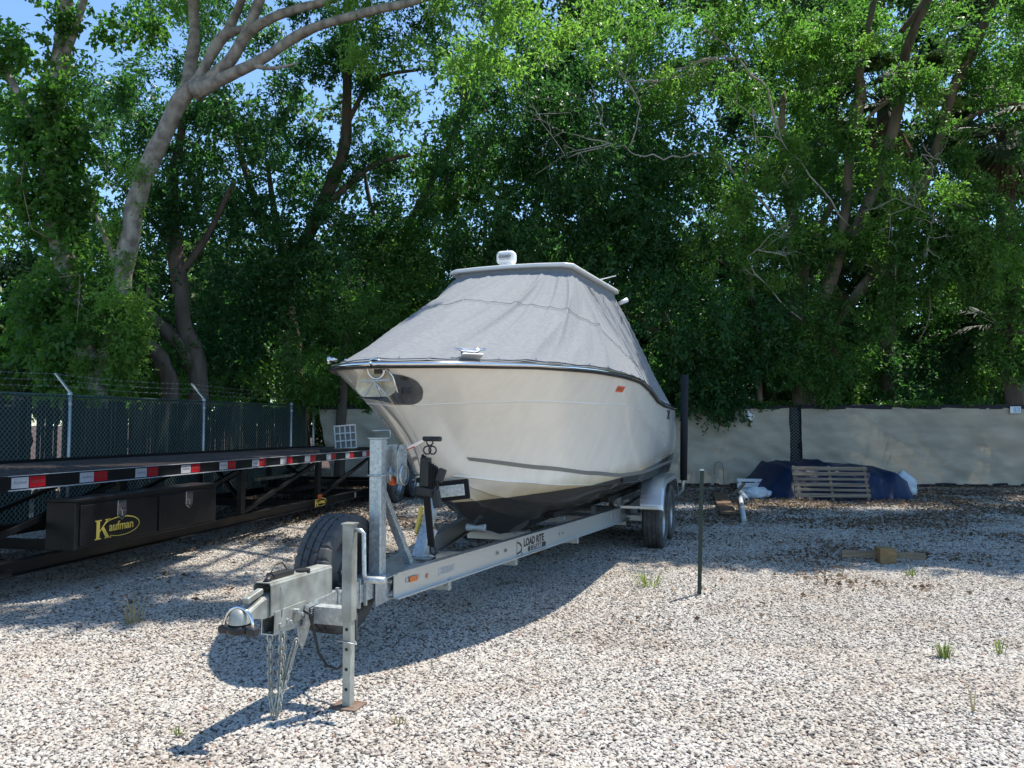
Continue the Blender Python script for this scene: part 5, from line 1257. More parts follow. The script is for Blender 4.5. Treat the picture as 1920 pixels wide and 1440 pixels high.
tree('branching_tree', 'big forked brown tree with many crooked limbs rising behind the tan fence gap', [
    [(1505, 745, 18.2, .26), (1500, 680, 18.2, .24), (1500, 620, 18.2, .22), (1498, 560, 18.2, .19), (1502, 490, 18.2, .17), (1485, 400, 18.1, .12), (1465, 300, 18.0, .09), (1468, 170, 18, .06)],
    [(1515, 650, 18.2, .20), (1545, 560, 18.0, .17), (1570, 490, 17.9, .14), (1620, 400, 17.8, .12), (1660, 290, 17.6, .12), (1690, 180, 17.5, .12), (1700, 90, 17.4, .10), (1740, 0, 17.3, .08), (1780, -80, 17.3, .06)],
    [(1575, 480, 17.9, .10), (1590, 330, 17.5, .10), (1592, 270, 17.4, .11), (1615, 185, 17.3, .11), (1610, 120, 17.3, .09), (1632, 30, 17.3, .07), (1650, -60, 17.3, .05)],
    [(1502, 500, 18.2, .12), (1540, 420, 18.1, .10), (1560, 380, 18.1, .08)],
    [(1600, 250, 17.4, .05), (1650, 200, 17.2, .045), (1712, 165, 17.0, .03)],
    [(1530, 640, 18.1, .16), (1600, 560, 18., .12), (1700, 420, 17.8, .10), (1750, 300, 17.6, .11), (1785, 180, 17.4, .12), (1840, 60, 17.2, .10), (1880, -40, 17, .08)],
    [(1505, 420, 18.1, .10), (1430, 480, 18, .07), (1390, 560, 17.8, .04)],
    [(1690, 60, 17.4, .07), (1720, 20, 17.3, .06), (1760, -40, 17.2, .05)],
    [(1770, 250, 17.5, .06), (1830, 215, 17.2, .045), (1900, 195, 17.0, .035), (1990, 210, 16.8, .025)]],
    [B(1400, 120, 17.2, 120, 90, 1.2, 1.), B(1520, 60, 17.4, 100, 80, 1., .75), B(1290, 60, 16.9, 120, 80, 1.2, .9), B(1180, 90, 16.9, 90, 80, 1., .8), B(1380, 370, 16.4, 60, 60, .7, .75), B(1400, 450, 16.3, 65, 60, .7, .9), B(1350, 500, 16.4, 50, 40, .6, .6), B(1420, 280, 17.6, 70, 60, .8, .8), B(1540, 200, 18, 80, 80, 1., .8), B(1560, 330, 18.3, 90, 80, 1, 1.), B(1700, 330, 16.6, 70, 50, .7, .7), B(1740, 420, 16.4, 110, 60, .9, 1.), B(1850, 420, 16.5, 90, 70, .9, 1.), B(1800, 520, 16.8, 110, 60, .9, 1.1), B(1650, 100, 18.2, 100, 80, 1., .6), B(1800, 80, 17.6, 110, 90, 1., .7), B(1880, 180, 17.4, 80, 90, 1., .8), B(1650, 460, 17.2, 80, 60, .9, 1.2), B(1470, 570, 17.4, 90, 60, .8, 1.1), B(1600, 600, 17.5, 90, 60, .6, 1.0), B(1540, 440, 17.3, 80, 60, .6, .8), B(1700, 560, 17.4, 90, 60, .6, 1.), B(1480, 330, 16.9, 60, 80, .5, .7), B(1620, 240, 16.8, 60, 70, .5, .8), B(1500, 700, 17.5, 60, 50, .3, 1.1), B(1500, 470, 17.0, 60, 60, .5, .9), B(1880, 690, 17.7, 60, 50, .4, 1.2), B(1560, 660, 17.6, 90, 60, .5, 1.1), B(1450, 660, 17.6, 60, 60, .5, 1.), B(1700, 480, 16.9, 80, 60, .5, .9), B(1760, 300, 16.6, 70, 70, .5, .8), B(1720, 130, 16.6, 80, 60, .5, .7), B(1520, 140, 16.8, 70, 70, .5, .8), B(1250, 170, 17.3, 100, 70, 1., .8), B(1450, 180, 17.8, 60, 80, .8, .8)],
    M['leaf_mid'], M['bark_brown'], lsize=.105, lw=.042, per=16, sprig=.34, droop=.4, n=12, twigs=[
        ([(1480, 330, 17.4), (1440, 165, 16.9), (1380, 112, 16.5), (1335, 105, 16.3), (1270, 140, 16.1), (1200, 158, 16.)], .032),
        ([(1500, 470, 17.4), (1350, 288, 16.3), (1290, 290, 16.1), (1235, 298, 16.), (1180, 280, 15.9), (1140, 268, 15.9)], .034),
        ([(1590, 420, 17.), (1520, 330, 16.5), (1475, 275, 16.3), (1440, 240, 16.2), (1400, 195, 16.1)], .022),
        ([(1500, 600, 17), (1420, 520, 16.1), (1400, 480, 15.9), (1440, 460, 15.8)], .018),
        ([(1860, 500, 17), (1780, 430, 16.2), (1740, 400, 16.), (1700, 380, 15.9)], .018),
        ([(1700, 520, 17), (1740, 470, 16.2), (1745, 420, 16.), (1760, 380, 15.9)], .022),
        ([(1800, 360, 17), (1760, 300, 16.4), (1730, 290, 16.2), (1715, 330, 16.1)], .014),
        ([(1900, 520, 16.6), (1860, 475, 16.4), (1830, 450, 16.3)], .03)])
tree('feathery_tree', 'thin stemmed tree, its feathery leaves paled to stand in for sunlit clumps before the forked tree', [  # brighter leaf colour stands in for sunlit clumps
    [(1425, 770, 18.0, .07), (1420, 640, 17.6, .06), (1405, 520, 17.0, .05), (1395, 400, 16.5, .04), (1400, 300, 16.2, .02)],
    [(1420, 640, 17.6, .03), (1560, 590, 17.9, .028), (1690, 480, 17.6, .026), (1780, 430, 16.8, .02), (1860, 400, 16.4, .012)],
    [(1405, 520, 17.0, .03), (1350, 490, 16.4, .02), (1320, 470, 16., .01)]],
    [B(1385, 330, 15.9, 50, 55, .5, .8), B(1410, 430, 15.9, 70, 60, .6, .9), B(1345, 470, 15.9, 60, 45, .5, .8), B(1440, 500, 16.0, 60, 35, .5, .7), B(1480, 300, 16.4, 60, 50, .5, .5), B(1700, 350, 16.2, 60, 45, .5, .7), B(1780, 400, 16.0, 80, 50, .6, .9), B(1870, 430, 16.0, 80, 55, .6, .9), B(1830, 500, 16.2, 90, 40, .6, .8), B(1620, 420, 16.6, 60, 45, .5, .6), B(1540, 60, 15.8, 80, 50, .7, .5), B(1300, 180, 16.0, 80, 60, .7, .5), B(1120, 60, 15.6, 90, 60, .8, .6)],
    M['leaf_light'], M['bark_brown'], lsize=.085, lw=.034, per=20, sprig=.34, droop=.5, clump=.7)
tree('shade_tree', 'broad tree arching in from the top right edge over the tan fence', [
    [(2200, 760, 17.5, .24), (2190, 500, 17.4, .20), (2170, 250, 17.2, .16), (2100, 60, 16.8, .12), (2050, -150, 16., .09), (1900, -300, 15., .06)],
    [(2170, 250, 17.2, .08), (2030, 150, 16.5, .05), (1930, 60, 16.2, .03)]],
    [B(1920, 60, 15.8, 60, 90, .9, .8), B(1890, 470, 16.6, 60, 60, .5, 1.), B(1900, 590, 17.2, 60, 60, .5, 1.2), B(2010, 250, 15.8, 90, 180, 1.2, 1.), B(2000, 520, 16.5, 80, 150, 1., 1.)],
    M['leaf_mid'], M['bark_brown'])
# canopy of the same row that arches overhead, above the picture: it throws the leafy shade on the gravel
def high_canopy(name, label, base, blobs, m, **kw):
    b0 = Vector(base)
    t = thing(name, label, 'tree', b0)
    cz = [Vector(b[0]) for b in blobs]
    top = sum(cz, Vector()) / len(cz)
    mb = MB(); hi = Vector((b0.x, b0.y, top.z + .4)); mb.tube([b0, b0.lerp(hi, .35), b0.lerp(hi, .7), hi, hi.lerp(top, .5) + Vector((0, 0, .7)), top], [.26, .24, .2, .15, .12, .08], 12, rough=.25); part(mb, 'trunk', M['bark_brown'], t)
    for c in cz:
        mb = MB(); mb.tube([top, top.lerp(c, .5) + Vector((0, 0, .4)), c], [.07, .05, .02], 7); part(mb, 'branch', M['bark_brown'], t)
    for j_, L_ in enumerate(kw.pop('limbs', [])):
        part(MB().tube(L_, [.06, .055, .045, .04, .03][:len(L_)], 7), 'branch', M['bark_brown'], t)
    me = crown_mesh('crown', [(tuple(b[0]), b[1], b[2]) for b in blobs], m, **kw); NLEAF[0] += len(me.polygons)
    me.transform(Matrix.Translation(-b0)); link('crown', me, t)
high_canopy('overhanging_tree', 'tall tree at the far right whose canopy arches above the fence line', (14.6, 17.2, 0),
    [((6.0, 12.1, 11.0), (1.8, 1.2, .8), 1700), ((8.6, 11.9, 10.9), (1.9, 1.3, .8), 1900), ((11.4, 12.2, 10.9), (2.2, 1.5, .9), 2000), ((14., 12.4, 10.9), (2.2, 1.6, .9), 1000), ((6.4, 14.4, 11.8), (2.6, 1.5, 1.1), 2000), ((9.9, 14.4, 12.0), (2.6, 1.5, 1.1), 2000), ((13.3, 14.8, 12.2), (2.6, 1.8, 1.2), 1100), ((4.2, 14.6, 11.6), (1.8, 1.3, 1.), 800)],
    M['leaf_mid'], lsize=.16, lw=.075)
high_canopy('spreading_tree', 'tall tree beyond the left fence whose upper limbs spread over the flatbed trailer', (-11.4, 13.4, 0),
    [((.4, 8.6, 10.4), (1.5, .35, .4), 230), ((-.6, 9.9, 10.6), (1.5, .45, .6), 380), ((-2.9, 9.0, 10.0), (1.6, .5, .6), 600), ((-1.2, 12.4, 11.3), (1.6, .9, .8), 420), ((-3.4, 12.2, 11.2), (1.9, 1.2, .9), 900), ((-6.2, 12.4, 10.8), (2.0, 1.6, 1.), 900), ((-4.2, 14.6, 11.9), (2.5, 1.6, 1.1), 1000), ((-1.0, 15.0, 12.0), (2., 1.6, 1.), 700), ((-1.5, 17.5, 13), (2.6, 1.6, 1.), 700)],
    M['leaf_mid'], lsize=.15, lw=.07, limbs=[[(-3.2 + .35 * j, 15 - .3 * j, 11.6), (-1. + .5 * j, 14.3, 11.3), (.2 + .42 * j, 12.8 + .3 * j, 10.9), (.05 + .40 * j, 10.6, 10.6), (-.1 + .38 * j, 8.9 - .2 * j, 10.2)] for j in range(3)])

# fan palms
def fan_leaf(mb, c, out, up, R_, n=26, spread=150, droop=.3, mi=0):
    out = Vector(out).normalized(); side = out.cross(Vector(up)).normalized(); nn = side.cross(out)
    for i in range(n):
        a = R(-spread / 2 + spread * i / (n - 1)); L = R_ * (.75 + .25 * math.cos(a)) * random.uniform(.85, 1.05)
        d = (out * math.cos(a) + side * math.sin(a)).normalized(); w = R_ * .042
        p1 = c + d * L * .55; p2 = c + d * L + Vector((0, 0, -droop * L * random.uniform(.3, 1.)))
        s2 = nn.cross(d).normalized() * w
        mb.add([c, p1 + s2, p2, p1 - s2, p1 + nn * w * .5], [(0, 1, 4), (1, 2, 4), (2, 3, 4), (3, 0, 4)], mi)
def palm(label, px, py, Y, r, nlive, ndead, base_py=760, lean=(0, 0), group='cabbage palms behind the tan fence', rad=.17):
    top = at(px, py, Y); base = Vector((top.x + lean[0], top.y + lean[1], 0)); t = thing('fan_palm', label, 'palm tree', base, None, group)
    mb = MB(); n = 14; mb.tube([base.lerp(top, i / n) + Vector((.05 * math.sin(i), 0, 0)) for i in range(n + 1)], [rad * (1.1 - .15 * (i % 2)) for i in range(n + 1)], 12, rough=.3)
    part(mb, 'trunk', M['bark_dark'], t)
    for k in range(nlive):
        ph = random.uniform(0, 2 * math.pi); el = random.uniform(-.5, 1.2); d = Vector((math.cos(ph) * math.cos(el), math.sin(ph) * math.cos(el), math.sin(el)))
        mb = MB(); c = top + d * r * .55; mb.tube([top, c], [.02, .012], 5)
        mb.m = [0] * len(mb.f); fan_leaf(mb, c, d + Vector((0, 0, -.25)), (0, 0, 1) if abs(d.z) < .9 else (0, 1, 0), r * .62, 24)
        me = mb.mesh('frond', M['palm'], base); a = me.attributes.new('tint', 'FLOAT', 'POINT'); a.data.foreach_set('value', [random.random() * .3 + .35] * len(me.vertices)); link('frond', me, t)
    for k in range(ndead):
        ph = random.uniform(0, 2 * math.pi); d = Vector((math.cos(ph) * .35, math.sin(ph) * .35, -1)).normalized()
        mb = MB(); c = top + d * r * .30; mb.tube([top, c], [.02, .012], 5); fan_leaf(mb, c, d, (math.cos(ph), math.sin(ph), 0), r * .7, 18, 60, .1)
        link('dead_frond', mb.mesh('dead_frond', M['deadpalm'], base), t)
palm('fan palm with a green head among the crooked limbs at the upper right', 1655, 190, 19.2, 1.8, 18, 4)
palm('fan palm with a shaggy skirt of brown dead fronds at the right edge', 1885, 250, 17.8, 1.7, 16, 22, rad=.2)
palm('short fan palm with brown hanging fronds right behind the forked tree', 1555, 500, 19.6, 1.4, 16, 20)
palm('low fan palm with spiky fronds just above the right end of the tan fence', 1890, 620, 18.7, 1.3, 20, 3)
palm('low fan palm poking over the green fence at the left edge', 40, 745, 14.6, .9, 12, 0, group='palms')

# undergrowth and the wood behind
def shrub(label, blobs, m, **kw):
    b0 = at(blobs[0][0], blobs[0][1], blobs[0][2]); b0.z = 0; t = thing('shrub', label, 'shrub', b0, None, 'shrubs behind the fences')
    mb = MB(); c = at(blobs[0][0], blobs[0][1], blobs[0][2])
    for k in range(4): mb.tube([b0, b0.lerp(c, .6) + Vector((random.uniform(-.5, .5), random.uniform(-.3, .3), 0)), c + Vector((random.uniform(-1, 1), 0, random.uniform(-.3, .6)))], [.03, .02, .008], 5)
    part(mb, 'stem', M['bark_dark'], t)
    bl = [((lambda q: (q.x, q.y, q.z))(at(b[0], b[1], b[2])), (b[3], b[5], b[4]), b[6]) for b in blobs]
    me = crown_mesh('foliage', bl, m, **kw); NLEAF[0] += len(me.polygons); me.transform(Matrix.Translation(-b0)); link('foliage', me, t)
shrub('leafy shrub with pale new leaves right of the forked trunk', [B(1600, 690, 19.3, 80, 70, .8, 1.3), B(1560, 740, 18.8, 60, 40, .6, 1.3)], M['leaf_mid'], lsize=.09)
shrub('dark shrub standing between the forked trunk and the low fan palm', [B(1720, 650, 19.6, 90, 80, .8, 1.3), B(1760, 720, 18.9, 110, 50, .6, 1.5)], M['leaf_dark'], lsize=.10)
shrub('viny shrub spilling onto the right end of the tan fence', [B(1880, 720, 18.8, 80, 50, .6, 1.4), B(1860, 600, 19.8, 80, 80, .8, 1.)], M['leaf_mid'], lsize=.08)
shrub('dark shrub under the dense tree behind the forked trunk', [B(1440, 690, 19.0, 80, 70, .7, 1.8), B(1420, 610, 19.4, 70, 60, .8, 1.3)], M['leaf_dark'], lsize=.11)
shrub('yellow flecked shrub behind the corner post of the green fence', [B(560, 730, 19.2, 60, 60, .7, 1.3), B(640, 700, 19.6, 70, 60, .7, 1.2)], M['leaf_mid'], lsize=.09)
shrub('leafy shrub behind the green fence under the leaning tree', [B(110, 715, 16.8, 130, 40, .6, 1.4), B(300, 730, 17.2, 120, 40, .6, 1.4)], M['leaf_mid'], lsize=.09)
# far wood: one mass that nobody could count
bl = []
for i in range(30):
    px = -260 + i * 85 + random.uniform(-25, 25)
    for py in (720, 620, 520):
        bl.append(B(px, py + random.uniform(-20, 20), random.uniform(22.5, 25), 90, 80, 1.3, 2.4 if py > 550 else 1.2))
    if px > 850: 
        for py in (420, 320, 220, 120, 20, -60): bl.append(B(px, py + random.uniform(-25, 25), random.uniform(22.5, 26), 80, 70, 1.3, .75 if px > 950 else .4))
    else:
        for py in (420, 320, 220): bl.append(B(px, py + random.uniform(-25, 25), random.uniform(22.5, 26), 70, 60, 1.3, .28))
blw = [((lambda q: (q.x, q.y, q.z))(at(b[0], b[1], b[2])), (b[3], b[5], b[4]), int(b[6] * .42)) for b in bl]
me = crown_mesh('far_wood', blw, M['leaf_far'], lsize=.20, lw=.10, per=12, sprig=.5); NLEAF[0] += len(me.polygons)
tag(link('far_foliage', me), 'mass of darker woodland foliage filling the gaps behind the trees', kind='stuff')
# vines creeping over the top of the tan fence
PV = []; DV = []
for i in range(5200):
    u = random.random(); x = xr(1300) + (xr(1960) - xr(1300)) * u if random.random() < .8 else random.uniform(xr(590), xr(700))
    nz_ = noise.noise(Vector((x * .9, 2, 7))) + .25 * noise.noise(Vector((x * 4, 2, 7)))
    if random.random() > .25 + nz_ * 2.2: continue
    hang = max(0, nz_) * .35 * random.random() ** 2 if x < xr(1480) else max(0, nz_) * .10 * random.random() ** 2
    p = FR @ Vector((x, random.uniform(-.12, .15), HB + random.uniform(-.02, .10) - hang * 1.6)); PV.append(p); DV.append((random.gauss(0, .6), random.gauss(0, .6), random.gauss(-.2, .5)))
PV = np.array(PV); DV = np.array(DV); me = leaf_mesh('creeper', PV, DV, .075, .05, M['leaf_vine'], rng.random(len(PV)) * .8)
tag(link('creeper', me), 'green creeper leaves spilling over the top edge of the tan fence', 'vine', kind='stuff')
def hanging_vine(label, pts, r=.006):
    mb = MB(); mb.tube(pts, r, 5); return single(mb, 'hanging_vine', M['vine'], label, 'vine')
V = lambda *a: [at(*q) for q in a]
hanging_vine('thin dry vine looping down beside the vine covered trunk', V((30, 350, 13.6), (45, 300, 13.5), (40, 340, 13.5), (50, 390, 13.5), (60, 430, 13.5), (90, 445, 13.5)), .007)
hanging_vine('thin pale vine hanging left of the leaning tree foot', V((110, 520, 13.6), (150, 515, 13.6), (148, 560, 13.6), (145, 600, 13.6), (138, 640, 13.6), (120, 590, 13.6)), .007)
hanging_vine('curled dry vine hanging below the palms at the right', V((1742, 540, 16.6), (1745, 580, 16.6), (1738, 610, 16.6), (1728, 630, 16.6), (1722, 640, 16.6)), .009)

# ---------------------------------------------------------------- things on the gravel
def gz(x, y): return ground_h(x, y)
# green post
px_, py_ = 1.565, 6.5; gp0 = thing('metal_post', 'thin dark green metal post driven upright into the gravel', 'post', (px_, py_, gz(px_, py_)))
tX = Matrix.Translation((px_, py_, 0)) @ Matrix.Rotation(R(1.9), 4, 'Y')
part(MB().box((0, 0, .50), (.034, .005, 1.1), X=tX).box((0, .014, .50), (.005, .026, 1.1), X=tX), 'shaft', M['tpost'], gp0)
part(MB().box((0, -.001, 1.055), (.036, .008, .012), X=tX), 'bare_top', M['galv'], gp0)
mb = MB()
for i in range(16): mb.box((0, -.005, .10 + i * .06), (.012, .006, .014), X=tX)
part(mb, 'stud', M['tpost'], gp0)
# cross of timber
cx, cy = 3.86, 8.02; wc = thing('timber_stake', 'short timber block with a long thin board fixed across it, lying on the gravel', 'timber', (cx, cy, 0))
part(MB().box((cx, cy, .085), (.16, .20, .16), (0, 0, R(-9))), 'block', M['timber'], wc, bevel=.006)
part(MB().box((cx - .22, cy + .06, .085), (.40, .035, .07), (0, R(1), R(-6))), 'board', M['pallet'], wc, bevel=.003)
part(MB().box((cx + .23, cy + .03, .075), (.36, .035, .07), (0, R(2), R(-12))), 'board', M['pallet'], wc, bevel=.003)
# tarpaulin heap with a pallet leaning on it
def gx_(px, Y): return (px - 960) / F_PX * Y
tx0, tx1 = gx_(1424, 15.0), gx_(1682, 14.9)
rows = []
for i in range(91):
    u = i / 90; x = tx0 + (tx1 - tx0) * u
    top = .60 + .05 * max(0, 1 - abs(u - .32) / .05) + .06 * max(0, 1 - abs(u - .52) / .06) - .06 * max(0, (u - .6) / .4) + .02 * noise.noise(Vector((u * 9, 1, 1)))
    e = min(1, u / .20) if u < .5 else (1 if u < .93 else 1 - (u - .93) / .07 * .35)
    row = []
    for (yy, zf) in ((-1.45, 0.), (-1.40, .03), (-1.32, .14), (-1.24, .30), (-1.16, .46), (-1.08, .62), (-.98, .78), (-.85, .88), (-.6, .93), (-.3, .97), (0, 1.), (.4, 1.02), (.8, 1.0), (.95, .85), (1.02, .5), (1.05, .2), (1.08, 0)):
        z = top * zf * (e ** .8 if e < 1 else 1); yv = 15.75 + yy * (.72 + .28 * min(1, e + .15))
        r1 = noise.noise(Vector((x * 1.6 + yy * .8, yy * 1.1, 1))); r2 = noise.noise(Vector((x * 4.2, yy * 2.1 + x, 5))); r3 = noise.noise(Vector((x * 9, yy * 5, 2)))
        cr = (max(0, 1 - abs(r1) * 5) * .035 + max(0, 1 - abs(r2) * 4) * .022 + r3 * .012) * (1 if zf > .03 else .2)
        xx = x + .10 * max(0, u - .4) / .6 * min(1, zf * 1.3) + (.05 * (1 - zf) if u > .93 else (-.12 * (1 - zf) if u < .1 else 0))
        row.append(Vector((xx, yv - cr * .6, max(.01 + .012 * abs(r2), z + cr))))
    rows.append(row)
single(MB().grid(rows), 'tarpaulin', M['tarp'], 'dark blue tarpaulin draped over a long low heap against the tan fence', 'tarpaulin')
pt = thing('pallet', 'weathered wooden pallet leaning on the blue tarpaulin', 'pallet', (6.2, 15.0, .1))
p0 = at(1490, 934, 14.28); w_ = 1.38; hgt_ = .60
ua = Vector((1, -.03, -.008)).normalized(); va = Vector((-.01, .34, .94)).normalized(); na = ua.cross(va).normalized(); va = na.cross(ua)
PX_ = basis(p0, ua, va, na)
for i, h_ in enumerate((.10, .065, .095, .065, .09, .10)):
    part(MB().box((w_ / 2 + .01 * math.sin(i * 3), .045 + i * .103, .045 + .006 * math.sin(i * 2)), (w_, h_ * .72, .018), (0, 0, R(.5 * math.sin(i * 5))), X=PX_), 'plank', M['pallet'], pt, bevel=.002)
for f in (.03, .5, .97): part(MB().box((w_ * f, .29, -.0), (.045, .66, .07), X=PX_), 'stringer', M['pallet'], pt, bevel=.003)
# sack at the right end
bm = bmesh.new(); bmesh.ops.create_icosphere(bm, subdivisions=4, radius=1)
for v in bm.verts:
    c = v.co.copy(); v.co = Vector((c.x * .21, c.y * .18, c.z * .27 * (1 if c.z > 0 else .8)))
    v.co *= 1 + .22 * noise.noise(c * 1.6 + Vector((3, 1, 4))) + .08 * noise.noise(c * 4); v.co.x += .10 * -min(0, c.z) ; v.co.z = max(v.co.z, -.22)
me = bpy.data.meshes.new('sack'); bm.to_mesh(me); bm.free(); me.materials.append(M['bag']); [setattr(p, 'use_smooth', True) for p in me.polygons]
sp = at(1703, 917, 14.9); o = link('white_sack', me); o.location = (sp.x + .02, 15.1, .22); tag(o, 'large pale plastic sack at the right end of the blue tarpaulin', 'sack')
rows = [[Vector((gx_(1682, 14.4) + .5 * i / 12, 14.25 + .35 * j / 8, .02 + .03 * abs(noise.noise(Vector((i * .5, j * .5, 2)))))) for j in range(9)] for i in range(13)]
single(MB().grid(rows), 'plastic_sheet', M['bag'], 'crumpled white plastic sheet on the ground under the pale sack', 'plastic sheet')
# junk left of the tarpaulin
jb = thing('white_panel_box', 'broken white slatted box standing behind the small white bag', 'box', (gx_(1402, 15.6), 15.6, 0))
x0 = gx_(1378, 15.5); 
for z, h_ in ((.30, .06), (.20, .09), (.09, .10)): part(MB().box((x0 + .27, 15.5, z), (.50 - .04 * (z < .1), .02, h_), (0, R(1 if z > .2 else -2), 0)), 'panel', M['whitepl'], jb, bevel=.004)
for f in (.03, .36): part(MB().box((x0 + f + .05, 15.53, .17), (.05, .05, .30)), 'upright', M['whitepl'], jb, bevel=.004)
bm = bmesh.new(); bmesh.ops.create_icosphere(bm, subdivisions=4, radius=1)
for v in bm.verts:
    c = v.co.copy(); v.co = Vector((c.x * .27, c.y * .14, c.z * .125)); v.co *= 1 + .25 * noise.noise(c * 2.2) + .12 * noise.noise(c * 5 + Vector((4, 0, 0))); v.co.z = max(v.co.z, -.1)
me = bpy.data.meshes.new('bag'); bm.to_mesh(me); bm.free(); me.materials.append(M['bag']); [setattr(p, 'use_smooth', True) for p in me.polygons]
sp = at(1418, 928, 14.6); o = link('plastic_bag', me); o.location = (sp.x, 14.6, .115); tag(o, 'stuffed white plastic bag lying left of the blue tarpaulin', 'bag')
bx_, by_ = gx_(1353, 14.4), 14.4
mb = MB(); a = Vector((gx_(1346, 14.9), 14.9, .10)); b = Vector((gx_(1364, 11.9), 11.9, .045)); mb.beam(a, b, .25, .03)
single(mb, 'loose_board', M['plank'], 'wide brown board lying on the ground right of the green post', 'board', bevel=.004)
P3 = [at(1393, 932, 14.6), at(1386, 938, 14.5), at(1386, 955, 14.3), at(1392, 990, 13.3)]; P3[-1].z = .03; P3[1].z = max(.3, P3[1].z)
single(MB().tube([Vector((gx_(1395, 14.0), 14.0, .10)), Vector((gx_(1388, 13.9), 13.9, .14)), Vector((gx_(1386, 13.6), 13.6, .12)), Vector((gx_(1388, 12.6), 12.6, .10)), Vector((gx_(1392, 11.1), 11.1, .04))], .036, 12), 'bent_pipe', M['pvc'], 'long bent white pipe lying on the gravel below the white bag', 'pipe')
mb = MB(); mb.lathe([(0, .032), (0, .045), (.30, .045), (.30, .032), (0, .032)], (gx_(1397, 13.6), 13.6, .10), (-.05, 1, .35), 18)
single(mb, 'short_pipe', M['pvc'], 'short open ended grey pipe beside the bent white pipe', 'pipe')
mb = MB().beam((gx_(1372, 14.8), 14.8, .05), (gx_(1393, 15.2), 15.2, .26), .05, .04); single(mb, 'broken_batten', M['pallet'], 'short broken batten propped beside the white bag', 'batten')
single(MB().box((gx_(1420, 14.0), 14.0, .04), (.16, .09, .03), (0, 0, R(10))), 'wood_chip', M['timber'], 'small pale wood offcut just before the white bag', 'offcut')
for i, (px, Y, L, an, lab) in enumerate(((1733, 15.3, .35, 5, 'pale split stick lying right of the plastic sheet'), (1880, 16.4, .9, -4, 'long thin branch lying before the right end of the fence'), (1790, 16.7, .8, 12, 'dark fallen branch lying near the foot of the tan fence'), (1310, 15.2, .7, 20, 'thin fallen branch left of the brown board'))):
    x = gx_(px, Y); mb = MB(); pts = [Vector((x - L / 2 + L * k / 6, Y + math.sin(R(an)) * (k / 6 - .5) * L + random.uniform(-.03, .03), .03 + random.uniform(0, .03))) for k in range(7)]
    mb.tube(pts, [.014 - .0015 * k for k in range(7)], 6); mb.tube([pts[3], pts[3] + Vector((.12, -.1, .05)), pts[3] + Vector((.2, -.12, .04))], [.007, .005, .003], 5)
    single(mb, 'fallen_branch', M['vine'] if i else M['timber'], lab, 'branch')
# wire hoop at the fence foot
hb_ = at(1347, 905, 17.5)
single(MB().tube([Vector((hb_.x + dx, 17.4, z)) for dx, z in ((-.12, .28), (-.12, .45), (-.07, .56), (.0, .58), (.07, .52), (.09, .35), (.10, 0.))], .008, 6), 'wire_hoop', M['vine'], 'thin bent wire hoop standing at the foot of the tan fence', 'wire')

# leaf litter: dry leaves gathered towards the fences
P_ = []; D_ = []; T_ = []
N0 = 90000; U = rng.random((N0, 3))
for i in range(N0):
    y = 5.2 + 12.4 * U[i, 0] ** .62; hw = .72 * y + 1; x = -hw + 2 * hw * U[i, 1]
    d_ = noise.noise(Vector((x * .5, y * .75, 8))) + .4 * noise.noise(Vector((x * 1.8, y * 2.4, 3)))
    bias = (y - 9.5) * .115 + (.12 if x > 1.5 and y > 9 else 0) + (.30 if x < -2.2 and 7 < y else 0) - (.25 if y < 8 else 0)
    if U[i, 2] > min(1, max(.02, d_ * 1.9 + bias + (.22 if x > 1.2 and y > 6.8 else 0))): continue
    P_.append((x, y, ground_h(x, y) + .022 + .02 * random.random())); D_.append((random.gauss(0, 1), random.gauss(0, 1), random.gauss(0, .22)))
P_ = np.array(P_); D_ = np.array(D_); n_ = len(P_)
me = leaf_mesh('leaf_litter', P_, D_, .028 + .045 * rng.random(n_), .014 + .022 * rng.random(n_), M['litter'], rng.random(n_))
tag(link('leaf_litter', me), 'brown dry leaves and twigs scattered over the gravel near the fences', kind='stuff')
mb = MB()
for i in range(420):
    y = 9 + 8.2 * random.random() ** .7; x = random.uniform(-.6 * y, .7 * y); L = random.uniform(.08, .4); a = random.uniform(0, 6.28)
    z = .03 + ground_h(x, y); p = Vector((x, y, z)); mb.tube([p, p + Vector((math.cos(a) * L * .5, math.sin(a) * L * .5, .02)), p + Vector((math.cos(a + .3) * L, math.sin(a + .3) * L, .0))], [.005, .004, .002], 3)
o = single(mb, 'twig_litter', M['vine'], 'small dry twigs scattered among the leaves near the fences', None, kind='stuff')

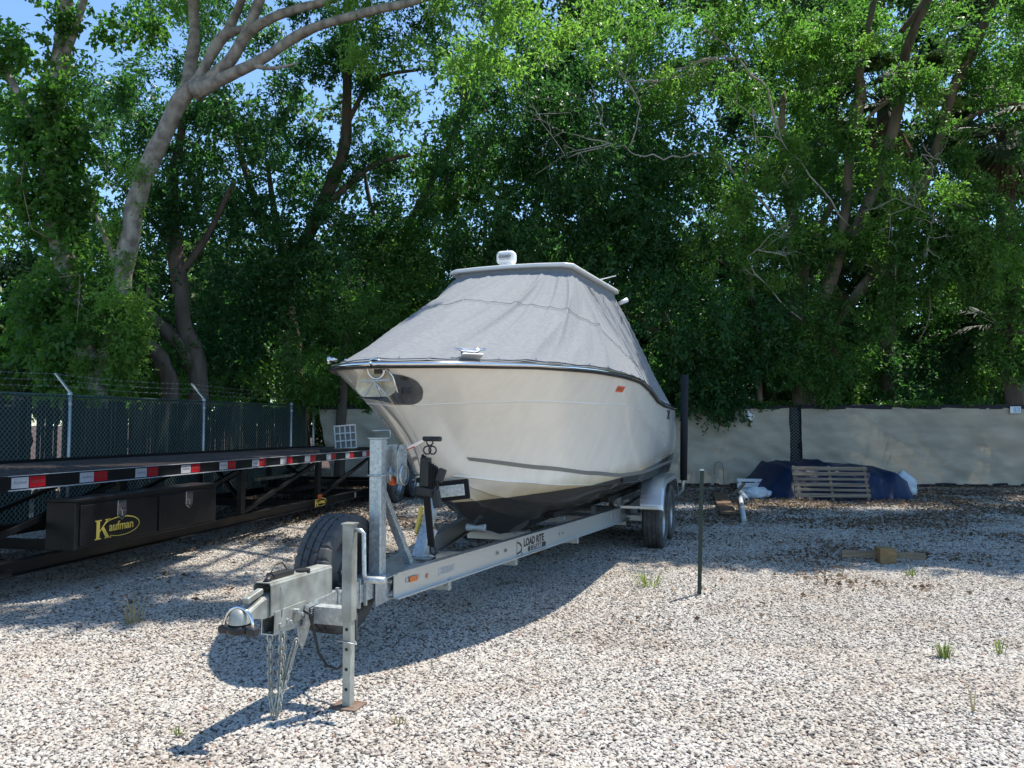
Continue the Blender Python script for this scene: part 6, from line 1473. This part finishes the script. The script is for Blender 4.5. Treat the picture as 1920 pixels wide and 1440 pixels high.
# grass tufts and weeds
def tuft(label, px, py, n, h_, spread, m='grass', name='grass_tuft', cat='grass tuft', lean=.5):
    Y = F_PX * CAM_H / (py - 793); c = Vector((gx_(px, Y), Y, ground_h(gx_(px, Y), Y))); mb = MB()
    for i in range(n):
        a = random.uniform(0, 6.28); r_ = random.uniform(0, spread * .35); b0 = c + Vector((math.cos(a) * r_, math.sin(a) * r_, 0)); l_ = h_ * random.uniform(.5, 1.1); le = random.uniform(.1, lean) * l_ * 1.6; w = .0035
        d = Vector((math.cos(a), math.sin(a), 0)); s_ = Vector((-d.y, d.x, 0)) * w
        p1 = b0 + d * le * .35 + ZA * l_ * .6; p2 = b0 + d * le + ZA * l_ * (.85 if random.random() < .5 else .6)
        mb.add([b0 - s_, b0 + s_, p1 + s_ * .8, p1 - s_ * .8, p2], [(0, 1, 2, 3), (3, 2, 4)])
    o = single(mb, name, M[m], label, cat, origin=c)
    if m == 'grass':
        a = o.data.attributes.new('tint', 'FLOAT', 'POINT'); a.data.foreach_set('value', [random.random() for _ in o.data.vertices])
    return o
tuft('spreading green grass tuft on the sunny gravel left of the green post', 1213, 1098, 46, .20, .30, lean=1.1)
tuft('upright yellow green grass tuft in the foreground gravel at the right', 1756, 1228, 60, .15, .13)
tuft('sparse grass tuft nearest the right edge of the gravel', 1860, 1222, 16, .14, .10)
tuft('tall dry yellow weed in front of the flatbed toolbox', 262, 1172, 30, .26, .16, 'drygrass', 'dry_weed', 'weed', .35)
tuft('small green weed on the shaded gravel beyond the timber block', 1700, 1078, 40, .10, .18)
tuft('tiny grass tuft in the gravel before the jack foot', 348, 1368, 22, .05, .10)
tuft('small patch of dry weeds beside the jack foot', 752, 1345, 26, .05, .12, 'drygrass', 'dry_weed', 'weed')
tuft('bare brown weed stalk rising from the foreground gravel at the right', 1808, 1330, 5, .20, .02, 'drygrass', 'dry_weed', 'weed', .2)
print('leaves', NLEAF[0], 'litter', n_, 'polys', sum(len(m.polygons) for m in bpy.data.meshes))
